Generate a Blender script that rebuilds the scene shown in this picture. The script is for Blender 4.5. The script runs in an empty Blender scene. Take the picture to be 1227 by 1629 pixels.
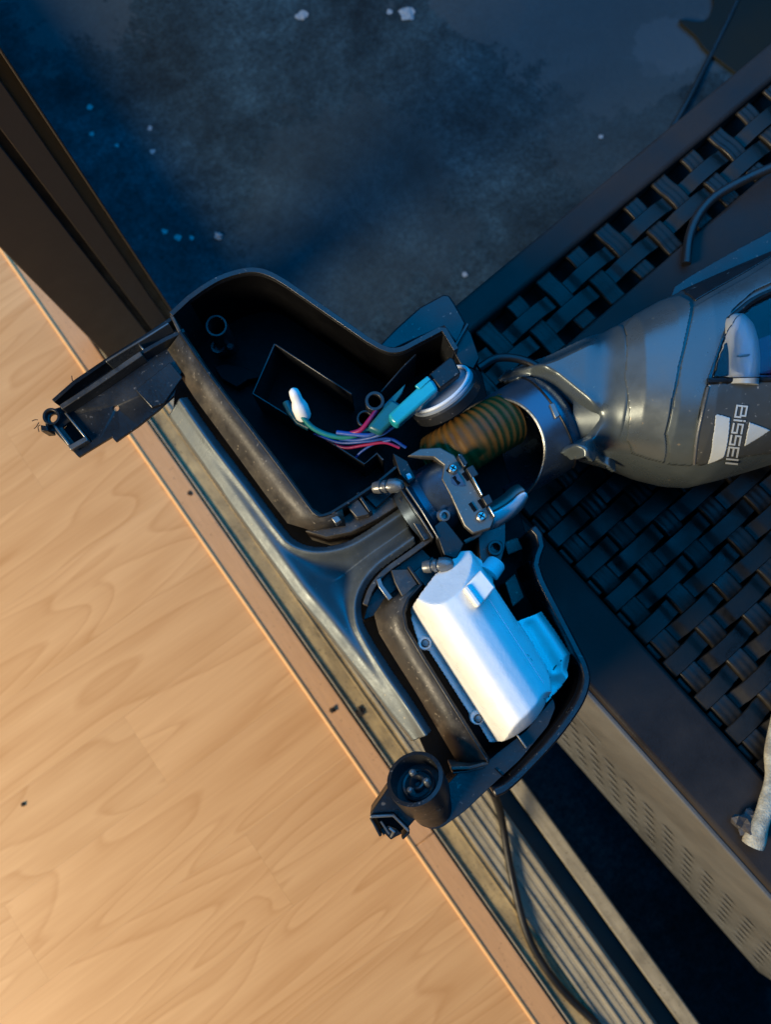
import bpy, bmesh, math, random
import numpy as np
from mathutils import Vector, Matrix, Quaternion
random.seed(7); np.random.seed(7)
scene = bpy.context.scene
COL = scene.collection

# ------------------------------------------------------------------ camera
# world: x = 0 is the inner edge of the wooden nosing, +x is outdoors, y runs along the sill,
# z = 0 is the laminate floor.  The phone is held 0.95 m above it, about 10 degrees off plumb.
FPX, CX, CY, HC = 1225.0, 613.5, 814.5, 0.95
_d = np.array([625 - CX, 1029 - CY, FPX]); _d /= np.linalg.norm(_d)
def _pl(px, py, h):
    r = np.array([px - CX, py - CY, FPX]); return r / (r @ _d) * h
_A = _pl(0, 395, HC); _B = _pl(852, 1629, HC)
_Y = (_A - _B) / np.linalg.norm(_A - _B); _Z = -_d; _X = np.cross(_Y, _Z)
MW = np.array([_X, _Y, _Z]); CAM = np.array([-(_X @ _A), 0.0, HC])
def W(px, py, z):
    """point at height z that a survey sight line (px, py) meets"""
    return MW @ _pl(px, py, HC - z) + CAM
def PXL(p):
    c = MW.T @ (np.asarray(p) - CAM); return np.array([c[0] / c[2] * FPX + CX, c[1] / c[2] * FPX + CY])
cam_d = bpy.data.cameras.new('camera'); cam = bpy.data.objects.new('camera', cam_d); COL.objects.link(cam)
R = np.column_stack([MW @ np.array([1, 0, 0]), MW @ np.array([0, -1, 0]), MW @ np.array([0, 0, -1])])
cam.matrix_world = Matrix([[*R[i], CAM[i]] for i in range(3)] + [[0, 0, 0, 1]])
cam_d.sensor_fit = 'HORIZONTAL'; cam_d.sensor_width = 36.0; cam_d.lens = 36.0 * FPX / 1227
cam_d.clip_start = 0.02; cam_d.clip_end = 50
cam_d.dof.use_dof = True; cam_d.dof.focus_distance = 0.475; cam_d.dof.aperture_fstop = 11.0
scene.camera = cam

# ------------------------------------------------------------------ light
world = bpy.data.worlds.new('World'); scene.world = world; world.use_nodes = True
bg = world.node_tree.nodes['Background']
bg.inputs[0].default_value = (0.02, 0.10, 0.30, 1); bg.inputs[1].default_value = 0.05
def aim(o, target):
    v = Vector(target) - o.location; o.rotation_euler = v.to_track_quat('-Z', 'Y').to_euler()
def area(name, loc, target, sx, sy, power, color, spread=180):
    l = bpy.data.lights.new(name, 'AREA'); l.shape = 'RECTANGLE'; l.size = sx; l.size_y = sy
    l.energy = power; l.color = color; l.spread = math.radians(spread)
    o = bpy.data.objects.new(name, l); o.location = loc; COL.objects.link(o); aim(o, target); return o
def spot(name, loc, target, power, color, cone, blend, radius):
    l = bpy.data.lights.new(name, 'SPOT'); l.energy = power; l.color = color; l.spot_size = math.radians(cone)
    l.spot_blend = blend; l.shadow_soft_size = radius
    o = bpy.data.objects.new(name, l); o.location = loc; COL.objects.link(o); aim(o, target); return o
# room lamp: indoors, over the laminate; dusk light: from the open patio side
spot('room_lamp', (-2.95, 0.22, 2.02), (-0.1, 0.05, 0.2), 800, (1.0, 0.83, 0.56), 70, .6, 0.60)
area('dusk_sky', (1.35, 1.13, 1.90), (1.35, 1.13, 0.0), 2.7, 3.15, 78, (0.0, 0.35, 0.95))
area('blue_fill_strip', (0.17, -1.22, 1.90), (0.17, -1.22, 0.0), 0.46, 1.5, 2.2, (0.0, 0.33, 0.95))  # added fill lamp, puts some blue into the gap beside the sill
vs = scene.view_settings
vs.view_transform = 'Standard'; vs.look = 'None'; vs.exposure = 0.0; vs.gamma = 1.0; vs.use_curve_mapping = False

# ------------------------------------------------------------------ materials
def nd(nt, typ, **kw):
    n = nt.nodes.new(typ)
    for k, v in kw.items(): setattr(n, k, v)
    return n
def material(name, base, rough=0.5, metal=0.0, var=0.25, vscale=30, bump=0.15, bscale=400, dust=0.0, dcol=(0.35, 0.32, 0.28),
             dscale=350, spec=0.5, stretch=None, rvar=0.15, coat=0.0, smear=0.0):
    m = bpy.data.materials.new(name); m.use_nodes = True; nt = m.node_tree; L = nt.links
    p = nt.nodes['Principled BSDF']
    p.inputs['Metallic'].default_value = metal; p.inputs['Specular IOR Level'].default_value = spec
    if coat: p.inputs['Coat Weight'].default_value = coat; p.inputs['Coat Roughness'].default_value = 0.15
    tc = nd(nt, 'ShaderNodeTexCoord'); src = tc.outputs['Object']
    if stretch:
        mp = nd(nt, 'ShaderNodeMapping'); mp.inputs['Scale'].default_value = stretch; L.new(src, mp.inputs[0]); src = mp.outputs[0]
    n1 = nd(nt, 'ShaderNodeTexNoise'); n1.inputs['Scale'].default_value = vscale; n1.inputs['Detail'].default_value = 6
    n1.inputs['Roughness'].default_value = 0.65
    L.new(src, n1.inputs['Vector'])
    mr = nd(nt, 'ShaderNodeMapRange'); mr.inputs[1].default_value = 0.25; mr.inputs[2].default_value = 0.75
    mr.inputs[3].default_value = 1 - var; mr.inputs[4].default_value = 1 + var
    L.new(n1.outputs['Fac'], mr.inputs[0])
    mx = nd(nt, 'ShaderNodeVectorMath', operation='SCALE'); mx.inputs[0].default_value = base; L.new(mr.outputs[0], mx.inputs['Scale'])
    col = mx.outputs[0]
    if smear:
        n3 = nd(nt, 'ShaderNodeTexNoise'); n3.inputs['Scale'].default_value = 45; n3.inputs['Detail'].default_value = 8; n3.inputs['Roughness'].default_value = .7
        L.new(tc.outputs['Object'], n3.inputs['Vector'])
        r3 = nd(nt, 'ShaderNodeMapRange'); r3.inputs[1].default_value = 0.48; r3.inputs[2].default_value = 0.72; r3.inputs[4].default_value = smear
        L.new(n3.outputs['Fac'], r3.inputs[0])
        m3 = nd(nt, 'ShaderNodeMix', data_type='RGBA'); L.new(r3.outputs[0], m3.inputs[0]); L.new(col, m3.inputs[6]); m3.inputs[7].default_value = (*dcol, 1)
        col = m3.outputs[2]
    if dust:
        n2 = nd(nt, 'ShaderNodeTexNoise'); n2.inputs['Scale'].default_value = dscale; n2.inputs['Detail'].default_value = 3
        L.new(tc.outputs['Object'], n2.inputs['Vector'])
        r2 = nd(nt, 'ShaderNodeMapRange'); r2.inputs[1].default_value = 0.68 - dust * 0.06; r2.inputs[2].default_value = 0.74 - min(0, dust) * .1
        L.new(n2.outputs['Fac'], r2.inputs[0])
        m2 = nd(nt, 'ShaderNodeMix', data_type='RGBA'); L.new(r2.outputs[0], m2.inputs[0]); L.new(col, m2.inputs[6])
        m2.inputs[7].default_value = (*dcol, 1); col = m2.outputs[2]
    L.new(col, p.inputs['Base Color'])
    rr = nd(nt, 'ShaderNodeMapRange'); rr.inputs[1].default_value = 0.3; rr.inputs[2].default_value = 0.7
    rr.inputs[3].default_value = max(0.05, rough - rvar); rr.inputs[4].default_value = min(1, rough + rvar)
    L.new(n1.outputs['Fac'], rr.inputs[0]); L.new(rr.outputs[0], p.inputs['Roughness'])
    if bump:
        nb = nd(nt, 'ShaderNodeTexNoise'); nb.inputs['Scale'].default_value = bscale; nb.inputs['Detail'].default_value = 4
        L.new(src, nb.inputs['Vector'])
        b = nd(nt, 'ShaderNodeBump'); b.inputs['Strength'].default_value = bump; b.inputs['Distance'].default_value = 0.001
        L.new(nb.outputs['Fac'], b.inputs['Height']); L.new(b.outputs[0], p.inputs['Normal'])
    return m
M = {}
M['black'] = material('black_plastic', (0.006, 0.006, 0.007), 0.40, dust=0.3, var=.3, dcol=(.10, .09, .08), spec=.4)
M['black_smooth'] = material('black_gloss_plastic', (0.009, 0.009, 0.011), 0.3, var=.3, dust=.25, dcol=(.12, .12, .11))
M['inner_black'] = material('matt_black_plastic', (0.003, 0.003, 0.0035), 0.5, var=.3, spec=.08)
M['dusty'] = material('dusty_black_plastic', (0.034, 0.030, 0.026), 0.5, dust=.7, var=.35, smear=.35, dcol=(.20, .17, .13), vscale=70)
M['navy'] = material('dark_slate_plastic', (0.012, 0.013, 0.015), 0.36, dust=.25, var=.2, dcol=(.12, .11, .10))
M['satin'] = material('satin_charcoal_plastic', (0.105, 0.122, 0.128), 0.50, metal=.5, var=.15, bump=.10, bscale=900, dust=.1, dcol=(.2, .19, .16), vscale=60)
M['shell'] = material('grey_pearl_plastic', (0.088, 0.106, 0.110), 0.33, metal=.45, var=.12, bump=.05, bscale=1500, dust=-.3, dscale=260, dcol=(.25, .21, .15))
M['shell_mid'] = material('lighter_pearl_plastic', (0.115, 0.132, 0.134), 0.32, metal=.5, var=.12, bump=.05, bscale=1500, dust=-.2, dscale=240, dcol=(.25, .21, .15))
M['logo_panel'] = material('charcoal_panel_plastic', (0.055, 0.058, 0.056), 0.38, metal=.2, var=.1, bump=.04, dust=.2)
M['print'] = material('pale_grey_print', (0.42, 0.44, 0.43), 0.5, var=.12, bump=.05)
M['hood'] = material('blue_grey_satin_plastic', (0.085, 0.115, 0.15), 0.30, var=.08, bump=.03, metal=.75)
M['white'] = material('white_plastic', (0.80, 0.80, 0.78), 0.38, var=.07, vscale=90, bump=.12, bscale=500, smear=.10, dcol=(.5, .48, .42))
M['milky'] = material('milky_plastic', (0.62, 0.66, 0.70), 0.35, var=.06, bump=.05)
M['elbow'] = material('pale_duct_plastic', (0.36, 0.37, 0.36), 0.35, metal=.2, var=.15, bump=.05)
M['disc_grey'] = material('pale_blue_grey_plastic', (0.20, 0.23, 0.27), 0.4, var=.15)
M['grey'] = material('grey_metal_plastic', (0.16, 0.165, 0.165), 0.33, metal=.55, var=.2, dust=.3)
M['steel'] = material('zinc_steel', (0.42, 0.41, 0.38), 0.28, metal=.95, var=.15)
M['bracket'] = material('worn_bracket_metal', (0.12, 0.115, 0.105), 0.42, metal=.6, var=.3, dust=.4)
M['hose'] = material('brown_rubber', (0.11, 0.050, 0.010), 0.5, spec=.2, var=.3, vscale=60)
M['teal'] = material('teal_sleeve', (0.015, 0.30, 0.36), 0.25, var=.2, coat=.5)
M['teal_dark'] = material('dark_teal_sleeve', (0.01, 0.10, 0.12), 0.35, var=.2)
M['w_teal'] = material('green_wire', (0.01, 0.17, 0.15), 0.4, var=.1)
M['w_blue'] = material('blue_wire', (0.012, 0.06, 0.26), 0.4, var=.1)
M['w_pink'] = material('pink_wire', (0.26, 0.010, 0.07), 0.4, var=.1)
M['cable'] = material('black_rubber_cable', (0.012, 0.012, 0.013), 0.45, var=.2)
M['bronze'] = material('bronze_painted_aluminium', (0.055, 0.046, 0.038), 0.55, var=.08, bump=.08, bscale=1200, spec=.3)
M['bronze_dark'] = material('dark_seal', (0.010, 0.009, 0.008), 0.6, var=.2)
M['brass'] = material('olive_trim', (0.055, 0.045, 0.022), 0.45, metal=.3, var=.2)
M['alu'] = material('weathered_aluminium', (0.34, 0.30, 0.225), 0.6, metal=.0, spec=.25, var=.35, vscale=14, stretch=(8, 1, 8), bump=.2, bscale=120, dust=.7, dcol=(.06, .05, .04), smear=.35)
M['alu_bright'] = material('bright_aluminium_edge', (0.42, 0.40, 0.34), 0.32, metal=.8, var=.25, stretch=(8, 1, 8), vscale=20)
M['grime'] = material('grimy_track', (0.34, 0.25, 0.125), 0.6, var=.55, vscale=22, stretch=(3, .8, 3), bump=.4, dust=.8, dcol=(.03, .025, .02), smear=.5)
M['rattan'] = material('dark_brown_moulded_plastic', (0.014, 0.012, 0.010), 0.46, var=.6, vscale=40, rvar=.2, spec=.24, bump=.12, bscale=500)
M['rattan_border'] = material('dark_moulded_border', (0.026, 0.022, 0.021), 0.60, var=.45, vscale=11, bump=.15, bscale=500, rvar=.30, spec=.15)
M['skirt'] = material('dusty_lit_taupe_plastic', (0.080, 0.084, 0.088), 0.65, var=.4, vscale=12, stretch=(1, 1, .35), bump=.2, smear=.3, dcol=(.12, .105, .085))  # paler than the tabletop: dust, plus lamp light painted into the colour
M['bark'] = material('weathered_pale_bark', (0.34, 0.32, 0.25), 0.75, var=.7, vscale=110, bump=.8, bscale=700, smear=.5, dcol=(.16, .10, .06))
M['leafbit'] = material('dark_dry_leaf', (0.05, 0.045, 0.045), 0.6, var=.5, vscale=200, bump=.6)
M['dirt'] = material('dark_dirt', (0.018, 0.013, 0.010), 0.8, var=.4, vscale=300, bump=.8, bscale=900)
M['chip'] = material('pale_chip', (0.22, 0.23, 0.24), 0.7, var=.2, vscale=200, bump=.4)
M['glass'] = bpy.data.materials.new('clear_tank_plastic'); M['glass'].use_nodes = True
_p = M['glass'].node_tree.nodes['Principled BSDF']
_p.inputs['Base Color'].default_value = (.75, .78, .85, 1); _p.inputs['Roughness'].default_value = .06
_p.inputs['Transmission Weight'].default_value = 1.0; _p.inputs['IOR'].default_value = 1.3
M['purple'] = material('purple_filter', (0.05, 0.008, 0.05), 0.4, var=.2)

def wood_material(name, ca, cb, cl):
    m = bpy.data.materials.new(name); m.use_nodes = True; nt = m.node_tree; L = nt.links; p = nt.nodes['Principled BSDF']
    tc = nd(nt, 'ShaderNodeTexCoord'); oi = nd(nt, 'ShaderNodeObjectInfo')
    off = nd(nt, 'ShaderNodeVectorMath', operation='SCALE'); off.inputs[0].default_value = (37.1, 91.7, 13.3); L.new(oi.outputs['Random'], off.inputs['Scale'])
    add = nd(nt, 'ShaderNodeVectorMath', operation='ADD'); L.new(tc.outputs['Object'], add.inputs[0]); L.new(off.outputs[0], add.inputs[1])
    def noise(scale, st, detail=3, dist=0):
        mp = nd(nt, 'ShaderNodeMapping'); mp.inputs['Scale'].default_value = st; L.new(add.outputs[0], mp.inputs[0])
        n = nd(nt, 'ShaderNodeTexNoise'); n.inputs['Scale'].default_value = scale; n.inputs['Detail'].default_value = detail
        n.inputs['Distortion'].default_value = dist; L.new(mp.outputs[0], n.inputs[0]); return n.outputs['Fac']
    def math_(op, a, b=None):
        n = nd(nt, 'ShaderNodeMath', operation=op)
        for i, v in enumerate((a, b)):
            if v is None: continue
            if isinstance(v, (int, float)): n.inputs[i].default_value = v
            else: L.new(v, n.inputs[i])
        return n.outputs[0]
    big = noise(1.0, (2.4, 13, 1), 1.0, .5)          # growth-ring field: contours of it make the cathedral figure
    fr = math_('FRACT', math_('MULTIPLY', big, 10.0))
    ramp = nd(nt, 'ShaderNodeValToRGB'); cr = ramp.color_ramp
    cr.elements[0].position = 0; cr.elements[0].color = (0, 0, 0, 1); cr.elements[1].position = .74; cr.elements[1].color = (.45, .45, .45, 1)
    e = cr.elements.new(.90); e.color = (1, 1, 1, 1); e = cr.elements.new(1.0); e.color = (0, 0, 0, 1)
    L.new(fr, ramp.inputs[0])
    fine = noise(1.0, (12, 300, 1), 8); mid = noise(1.0, (4, 34, 1), 3)
    f = math_('ADD', math_('MULTIPLY', ramp.outputs[0], .38), math_('ADD', math_('MULTIPLY', mid, .85), math_('MULTIPLY', fine, .50)))
    mr = nd(nt, 'ShaderNodeMapRange'); mr.inputs[1].default_value = .45; mr.inputs[2].default_value = 1.25; L.new(f, mr.inputs[0])
    mx = nd(nt, 'ShaderNodeMix', data_type='RGBA'); L.new(mr.outputs[0], mx.inputs[0]); mx.inputs[6].default_value = (*ca, 1); mx.inputs[7].default_value = (*cb, 1)
    tone = nd(nt, 'ShaderNodeMapRange'); tone.inputs[3].default_value = .965; tone.inputs[4].default_value = 1.03; L.new(oi.outputs['Random'], tone.inputs[0])
    sc = nd(nt, 'ShaderNodeVectorMath', operation='SCALE'); L.new(mx.outputs[2], sc.inputs[0]); L.new(tone.outputs[0], sc.inputs['Scale'])
    L.new(sc.outputs[0], p.inputs['Base Color']); p.inputs['Roughness'].default_value = .42; p.inputs['Specular IOR Level'].default_value = .35
    b = nd(nt, 'ShaderNodeBump'); b.inputs['Strength'].default_value = .06; b.inputs['Distance'].default_value = .0005; L.new(fine, b.inputs['Height']); L.new(b.outputs[0], p.inputs['Normal'])
    return m
M['wood'] = wood_material('beech_laminate', (0.68, 0.400, 0.190), (0.51, 0.262, 0.104), None)
M['nosing'] = material('orange_beech_nosing', (0.56, 0.315, 0.155), 0.42, var=.12, vscale=30, stretch=(20, 1.2, 1), bump=.05, dust=.2, dcol=(.2, .1, .05))
M['bead'] = material('pale_varnished_bead', (0.78, 0.46, 0.21), 0.5, var=.06, spec=.25)

PZ = -0.12
def concrete_material():
    m = bpy.data.materials.new('stained_concrete'); m.use_nodes = True; nt = m.node_tree; L = nt.links; p = nt.nodes['Principled BSDF']
    tc = nd(nt, 'ShaderNodeTexCoord')
    def noise(s, d=6, r=.6, dist=0, loc=(0, 0, 0)):
        mp = nd(nt, 'ShaderNodeMapping'); mp.inputs['Location'].default_value = loc; L.new(tc.outputs['Object'], mp.inputs[0])
        n = nd(nt, 'ShaderNodeTexNoise'); n.inputs['Scale'].default_value = s; n.inputs['Detail'].default_value = d; n.inputs['Roughness'].default_value = r
        n.inputs['Distortion'].default_value = dist; L.new(mp.outputs[0], n.inputs[0]); return n.outputs['Fac']
    def rng(v, a, b, c, d):
        r = nd(nt, 'ShaderNodeMapRange'); r.inputs[1].default_value = a; r.inputs[2].default_value = b; r.inputs[3].default_value = c; r.inputs[4].default_value = d; L.new(v, r.inputs[0]); return r.outputs[0]
    def mul(a, b):
        n = nd(nt, 'ShaderNodeMath', operation='MULTIPLY'); L.new(a, n.inputs[0]); L.new(b, n.inputs[1]); return n.outputs[0]
    g = mul(rng(noise(2.6, 6, .65, .6), .38, .62, .45, 1.45), rng(noise(16, 10, .78), .32, .68, .45, 1.45))
    g = mul(g, rng(noise(150, 9, .85), .36, .64, .35, 1.7))
    g = mul(g, rng(noise(160, 2, .5, 0, (3, 1, 0)), .70, .74, 1.0, .35))
    sc = nd(nt, 'ShaderNodeVectorMath', operation='SCALE'); sc.inputs[0].default_value = (.016, .030, .036); L.new(g, sc.inputs['Scale'])
    pale = rng(noise(3.3, 8, .68, .3, (5.3, 2.2, 0)), .585, .61, 0, .55)      # limewash / salt patches
    mx = nd(nt, 'ShaderNodeMix', data_type='RGBA'); L.new(pale, mx.inputs[0]); L.new(sc.outputs[0], mx.inputs[6]); mx.inputs[7].default_value = (.045, .055, .060, 1)
    colr = mx.outputs[2]
    for (px, py, rad, cc) in ((985, -10, .22, (.042, .056, .063)), (1062, 75, .06, (.052, .066, .074)), (760, 5, .08, (.040, .050, .055)), (560, 340, .20, (.026, .036, .040)), (990, 210, .14, (.030, .042, .047))):
        c = W(px, py, PZ); vm = nd(nt, 'ShaderNodeVectorMath', operation='DISTANCE'); L.new(tc.outputs['Object'], vm.inputs[0]); vm.inputs[1].default_value = (c[0] - 2.1, c[1] - .2, .002)
        ad = nd(nt, 'ShaderNodeMath', operation='MULTIPLY_ADD'); L.new(noise(9, 9, .72, .4), ad.inputs[0]); ad.inputs[1].default_value = rad * 1.5; L.new(vm.outputs['Value'], ad.inputs[2])
        msk = rng(ad.outputs[0], rad * 1.68, rad * 1.60, 0, .75 if rad != .20 and rad != .14 else .45)
        mq = nd(nt, 'ShaderNodeMix', data_type='RGBA'); L.new(msk, mq.inputs[0]); L.new(colr, mq.inputs[6]); mq.inputs[7].default_value = (*cc, 1); colr = mq.outputs[2]
    L.new(colr, p.inputs['Base Color'])
    L.new(rng(noise(5, 5), .3, .7, .75, .98), p.inputs['Roughness']); p.inputs['Specular IOR Level'].default_value = .25
    b = nd(nt, 'ShaderNodeBump'); b.inputs['Strength'].default_value = .4; b.inputs['Distance'].default_value = .003; L.new(noise(60, 8, .7), b.inputs['Height']); L.new(b.outputs[0], p.inputs['Normal'])
    return m
M['concrete'] = concrete_material()
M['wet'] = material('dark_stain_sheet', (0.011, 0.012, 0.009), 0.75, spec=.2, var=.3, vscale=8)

# ------------------------------------------------------------------ builders
ORG = {}
def tag(o, label, cat, group=None):
    o['label'] = label; o['category'] = cat
    if group: o['group'] = group
    return o
def struct(o): o['kind'] = 'structure'; return o
def thing(name, loc, label, cat, group=None):
    o = bpy.data.objects.new(name, None); o.location = tuple(loc); o.empty_display_size = .02; COL.objects.link(o)
    ORG[o] = np.array(loc, float); return tag(o, label, cat, group)
def mk(name, verts, faces, mat, parent=None, bevel=0, smooth=40, solid=0, seg=2, subsurf=0, soff=-1, recalc=True):
    v = np.asarray(verts, float).reshape(-1, 3)
    if parent is not None: org = ORG[parent]
    else: org = np.array([v[:, 0].mean(), v[:, 1].mean(), v[:, 2].min()])
    me = bpy.data.meshes.new(name); me.from_pydata((v - org).tolist(), [], [list(map(int, f)) for f in faces]); me.update()
    bm = bmesh.new(); bm.from_mesh(me); bmesh.ops.remove_doubles(bm, verts=bm.verts, dist=1e-6)
    if recalc: bmesh.ops.recalc_face_normals(bm, faces=bm.faces)
    bm.to_mesh(me); bm.free()
    if smooth:
        for p in me.polygons: p.use_smooth = True
        me.set_sharp_from_angle(angle=math.radians(smooth))
    me.materials.append(M[mat] if isinstance(mat, str) else mat)
    o = bpy.data.objects.new(name, me); COL.objects.link(o)
    ORG[o] = org
    if parent is not None: o.parent = parent
    else: o.location = tuple(org)
    if solid:
        s = o.modifiers.new('thickness', 'SOLIDIFY'); s.thickness = solid; s.offset = soff
    if bevel:
        b = o.modifiers.new('bevel', 'BEVEL'); b.width = bevel; b.segments = seg; b.limit_method = 'ANGLE'; b.angle_limit = math.radians(35)
    if subsurf:
        s = o.modifiers.new('subdivision', 'SUBSURF'); s.levels = subsurf; s.render_levels = subsurf
    return o
def join(parts):
    V = []; F = []
    for v, f in parts:
        n = len(V); V += [tuple(p) for p in v]; F += [[i + n for i in q] for q in f]
    return V, F
def xyz(pts, z): return [np.array([*W(p[0], p[1], z)[:2]]) for p in pts]
ZR = 0.48                                            # height of the open rim of the floor head
def prism_g(pts, zt, zb, zref=None):
    zref = zt if zref is None else zref
    b = xyz(pts, zref); n = len(b)
    return [(*p, zt) for p in b] + [(*p, zb) for p in b], [list(range(n)), list(range(2 * n - 1, n - 1, -1))] + [[i, (i + 1) % n, n + (i + 1) % n, n + i] for i in range(n)]
def prism(name, pts, zt, zb, mat, parent, bevel=.0006, zref=None, **k):
    v, f = prism_g(pts, zt, zb, zref); return mk(name, v, f, mat, parent, bevel=bevel, **k)
def box_g(x0, x1, y0, y1, z0, z1):
    v = [(x, y, z) for z in (z0, z1) for (x, y) in ((x0, y0), (x1, y0), (x1, y1), (x0, y1))]
    return v, [[0, 3, 2, 1], [4, 5, 6, 7], [0, 1, 5, 4], [1, 2, 6, 5], [2, 3, 7, 6], [3, 0, 4, 7]]
def box(name, x0, x1, y0, y1, z0, z1, mat, parent=None, bevel=.0006, **k):
    v, f = box_g(x0, x1, y0, y1, z0, z1); return mk(name, v, f, mat, parent, bevel=bevel, **k)
def curve(pts, n=8, closed=False):
    P = [np.array(p, float) for p in pts]; out = []
    m = len(P) if closed else len(P) - 1
    for i in range(m):
        p0 = P[i - 1] if (i > 0 or closed) else 2 * P[0] - P[1]; p1 = P[i]; p2 = P[(i + 1) % len(P)]
        p3 = P[(i + 2) % len(P)] if (i + 2 < len(P) or closed) else 2 * P[-1] - P[-2]
        for k in range(n):
            t = k / n
            out.append(.5 * (2 * p1 + (p2 - p0) * t + (2 * p0 - 5 * p1 + 4 * p2 - p3) * t * t + (3 * p1 - p0 - 3 * p2 + p3) * t ** 3))
    if not closed: out.append(P[-1])
    return out
def rounded(pts, r, n=5, closed=True):
    P = [np.array(p, float) for p in pts]; out = []; N = len(P)
    for i in range(N):
        if not closed and i in (0, N - 1): out.append(P[i]); continue
        a, b, c = P[i - 1], P[i], P[(i + 1) % N]
        rr = min(r, np.linalg.norm(a - b) * .45, np.linalg.norm(c - b) * .45)
        s = b + (a - b) / np.linalg.norm(a - b) * rr; e = b + (c - b) / np.linalg.norm(c - b) * rr
        for k in range(n + 1):
            t = k / n; out.append((1 - t) ** 2 * s + 2 * t * (1 - t) * b + t * t * e)
    return out
def wall_g(path, zt, zb, t, closed=False, zref=None):
    b = xyz(path, zt if zref is None else zref); n = len(b); V = []; F = []
    for i in range(n):
        if closed: d = b[(i + 1) % n] - b[i - 1]
        else: d = b[min(i + 1, n - 1)] - b[max(i - 1, 0)]
        d = d / (np.linalg.norm(d) + 1e-12); nn = np.array([-d[1], d[0]]) * t / 2
        V += [(*(b[i] + nn), zt), (*(b[i] - nn), zt), (*(b[i] - nn), zb), (*(b[i] + nn), zb)]
    m = n if closed else n - 1
    for i in range(m):
        a = 4 * i; c = 4 * ((i + 1) % n)
        for k in range(4): F.append([a + k, a + (k + 1) % 4, c + (k + 1) % 4, c + k])
    if not closed: F += [[3, 2, 1, 0], [4 * n - 4, 4 * n - 3, 4 * n - 2, 4 * n - 1]]
    return V, F
def wall(name, path, zt, zb, t, mat, parent, closed=False, bevel=.0005, **k):
    v, f = wall_g(path, zt, zb, t, closed); return mk(name, v, f, mat, parent, bevel=bevel, **k)
def frame_of(d):
    d = np.array(d, float); d /= np.linalg.norm(d)
    a = np.array([0, 0, 1.0]) if abs(d[2]) < .9 else np.array([1.0, 0, 0])
    u = np.cross(a, d); u /= np.linalg.norm(u); return d, u, np.cross(d, u)
def tube_g(path, rad, seg=10, cap=True):
    P = [np.array(p, float) for p in path]; n = len(P); r = rad if hasattr(rad, '__len__') else [rad] * n; V = []; F = []
    u = None
    for i in range(n):
        d = P[min(i + 1, n - 1)] - P[max(i - 1, 0)]; d /= np.linalg.norm(d) + 1e-12
        if u is None: _, u, _ = frame_of(d)
        u = u - d * (u @ d); u /= np.linalg.norm(u); w = np.cross(d, u)
        for k in range(seg):
            a = 2 * math.pi * k / seg; V.append(P[i] + r[i] * (u * math.cos(a) + w * math.sin(a)))
    for i in range(n - 1):
        for k in range(seg): F.append([i * seg + k, i * seg + (k + 1) % seg, (i + 1) * seg + (k + 1) % seg, (i + 1) * seg + k])
    if cap: F += [list(range(seg - 1, -1, -1)), list(range((n - 1) * seg, n * seg))]
    return V, F
def tube(name, path, rad, mat, parent=None, seg=10, **k):
    v, f = tube_g(path, rad, seg); return mk(name, v, f, mat, parent, **k)
def lathe_g(p0, axis, prof, seg=28):
    d, u, w = frame_of(axis); p0 = np.array(p0, float); V = []; F = []; n = len(prof)
    for (t, r) in prof:
        for k in range(seg):
            a = 2 * math.pi * k / seg; V.append(p0 + d * t + max(r, 1e-5) * (u * math.cos(a) + w * math.sin(a)))
    for i in range(n - 1):
        for k in range(seg): F.append([i * seg + k, i * seg + (k + 1) % seg, (i + 1) * seg + (k + 1) % seg, (i + 1) * seg + k])
    F += [list(range(seg - 1, -1, -1)), list(range((n - 1) * seg, n * seg))]
    return V, F
def lathe(name, p0, axis, prof, mat, parent=None, seg=28, **k):
    v, f = lathe_g(p0, axis, prof, seg); return mk(name, v, f, mat, parent, **k)
def inside(pts, poly):
    P = np.asarray(poly); r = np.zeros(len(pts), bool); x, y = pts[:, 0], pts[:, 1]
    for i in range(len(P)):
        (x1, y1), (x2, y2) = P[i - 1], P[i]
        if y1 == y2: continue
        c = ((y1 > y) != (y2 > y)) & (x < (x2 - x1) * (y - y1) / (y2 - y1) + x1); r ^= c
    return r
def nearest(pts, path, closed=False):
    P = np.asarray(path, float); best = np.full(len(pts), 1e9); q = pts.copy()
    for i in range(len(P) - (0 if closed else 1)):
        a = P[i]; b = P[(i + 1) % len(P)]; ab = b - a; L = ab @ ab
        if L < 1e-9: continue
        t = np.clip(((pts - a) @ ab) / L, 0, 1); c = a + t[:, None] * ab; d = np.linalg.norm(pts - c, axis=1)
        m = d < best; best[m] = d[m]; q[m] = c[m]
    return best, q
def Wv(p, zref):
    r = np.column_stack([p[:, 0] - CX, p[:, 1] - CY, np.full(len(p), FPX)])
    s = (HC - zref) / (r @ _d); return (r * s[:, None]) @ MW.T + CAM
def field_g(poly, zref, zf, cell=2.5):
    poly = np.asarray(poly, float); x0, y0 = poly.min(0) - cell; x1, y1 = poly.max(0) + cell
    nx = int((x1 - x0) / cell) + 2; ny = int((y1 - y0) / cell) + 2
    gx, gy = np.meshgrid(x0 + np.arange(nx) * cell, y0 + np.arange(ny) * cell)
    pts = np.column_stack([gx.ravel(), gy.ravel()])
    cc = pts + cell / 2; ci = inside(cc, poly).reshape(ny, nx)[:-1, :-1]
    iy, ix = np.nonzero(ci); base = iy * nx + ix
    F = np.column_stack([base, base + 1, base + nx + 1, base + nx]); used = np.unique(F)
    p = pts[used]; ins = inside(p, poly); dist, q = nearest(p, poly, True)
    sn = ~ins | (dist < cell * .35); p[sn] = q[sn]
    z = zf(p[:, 0], p[:, 1]); w = Wv(p, zref); V = np.column_stack([w[:, 0], w[:, 1], z])
    remap = np.full(nx * ny, -1); remap[used] = np.arange(len(used))
    return V, remap[F]
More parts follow.
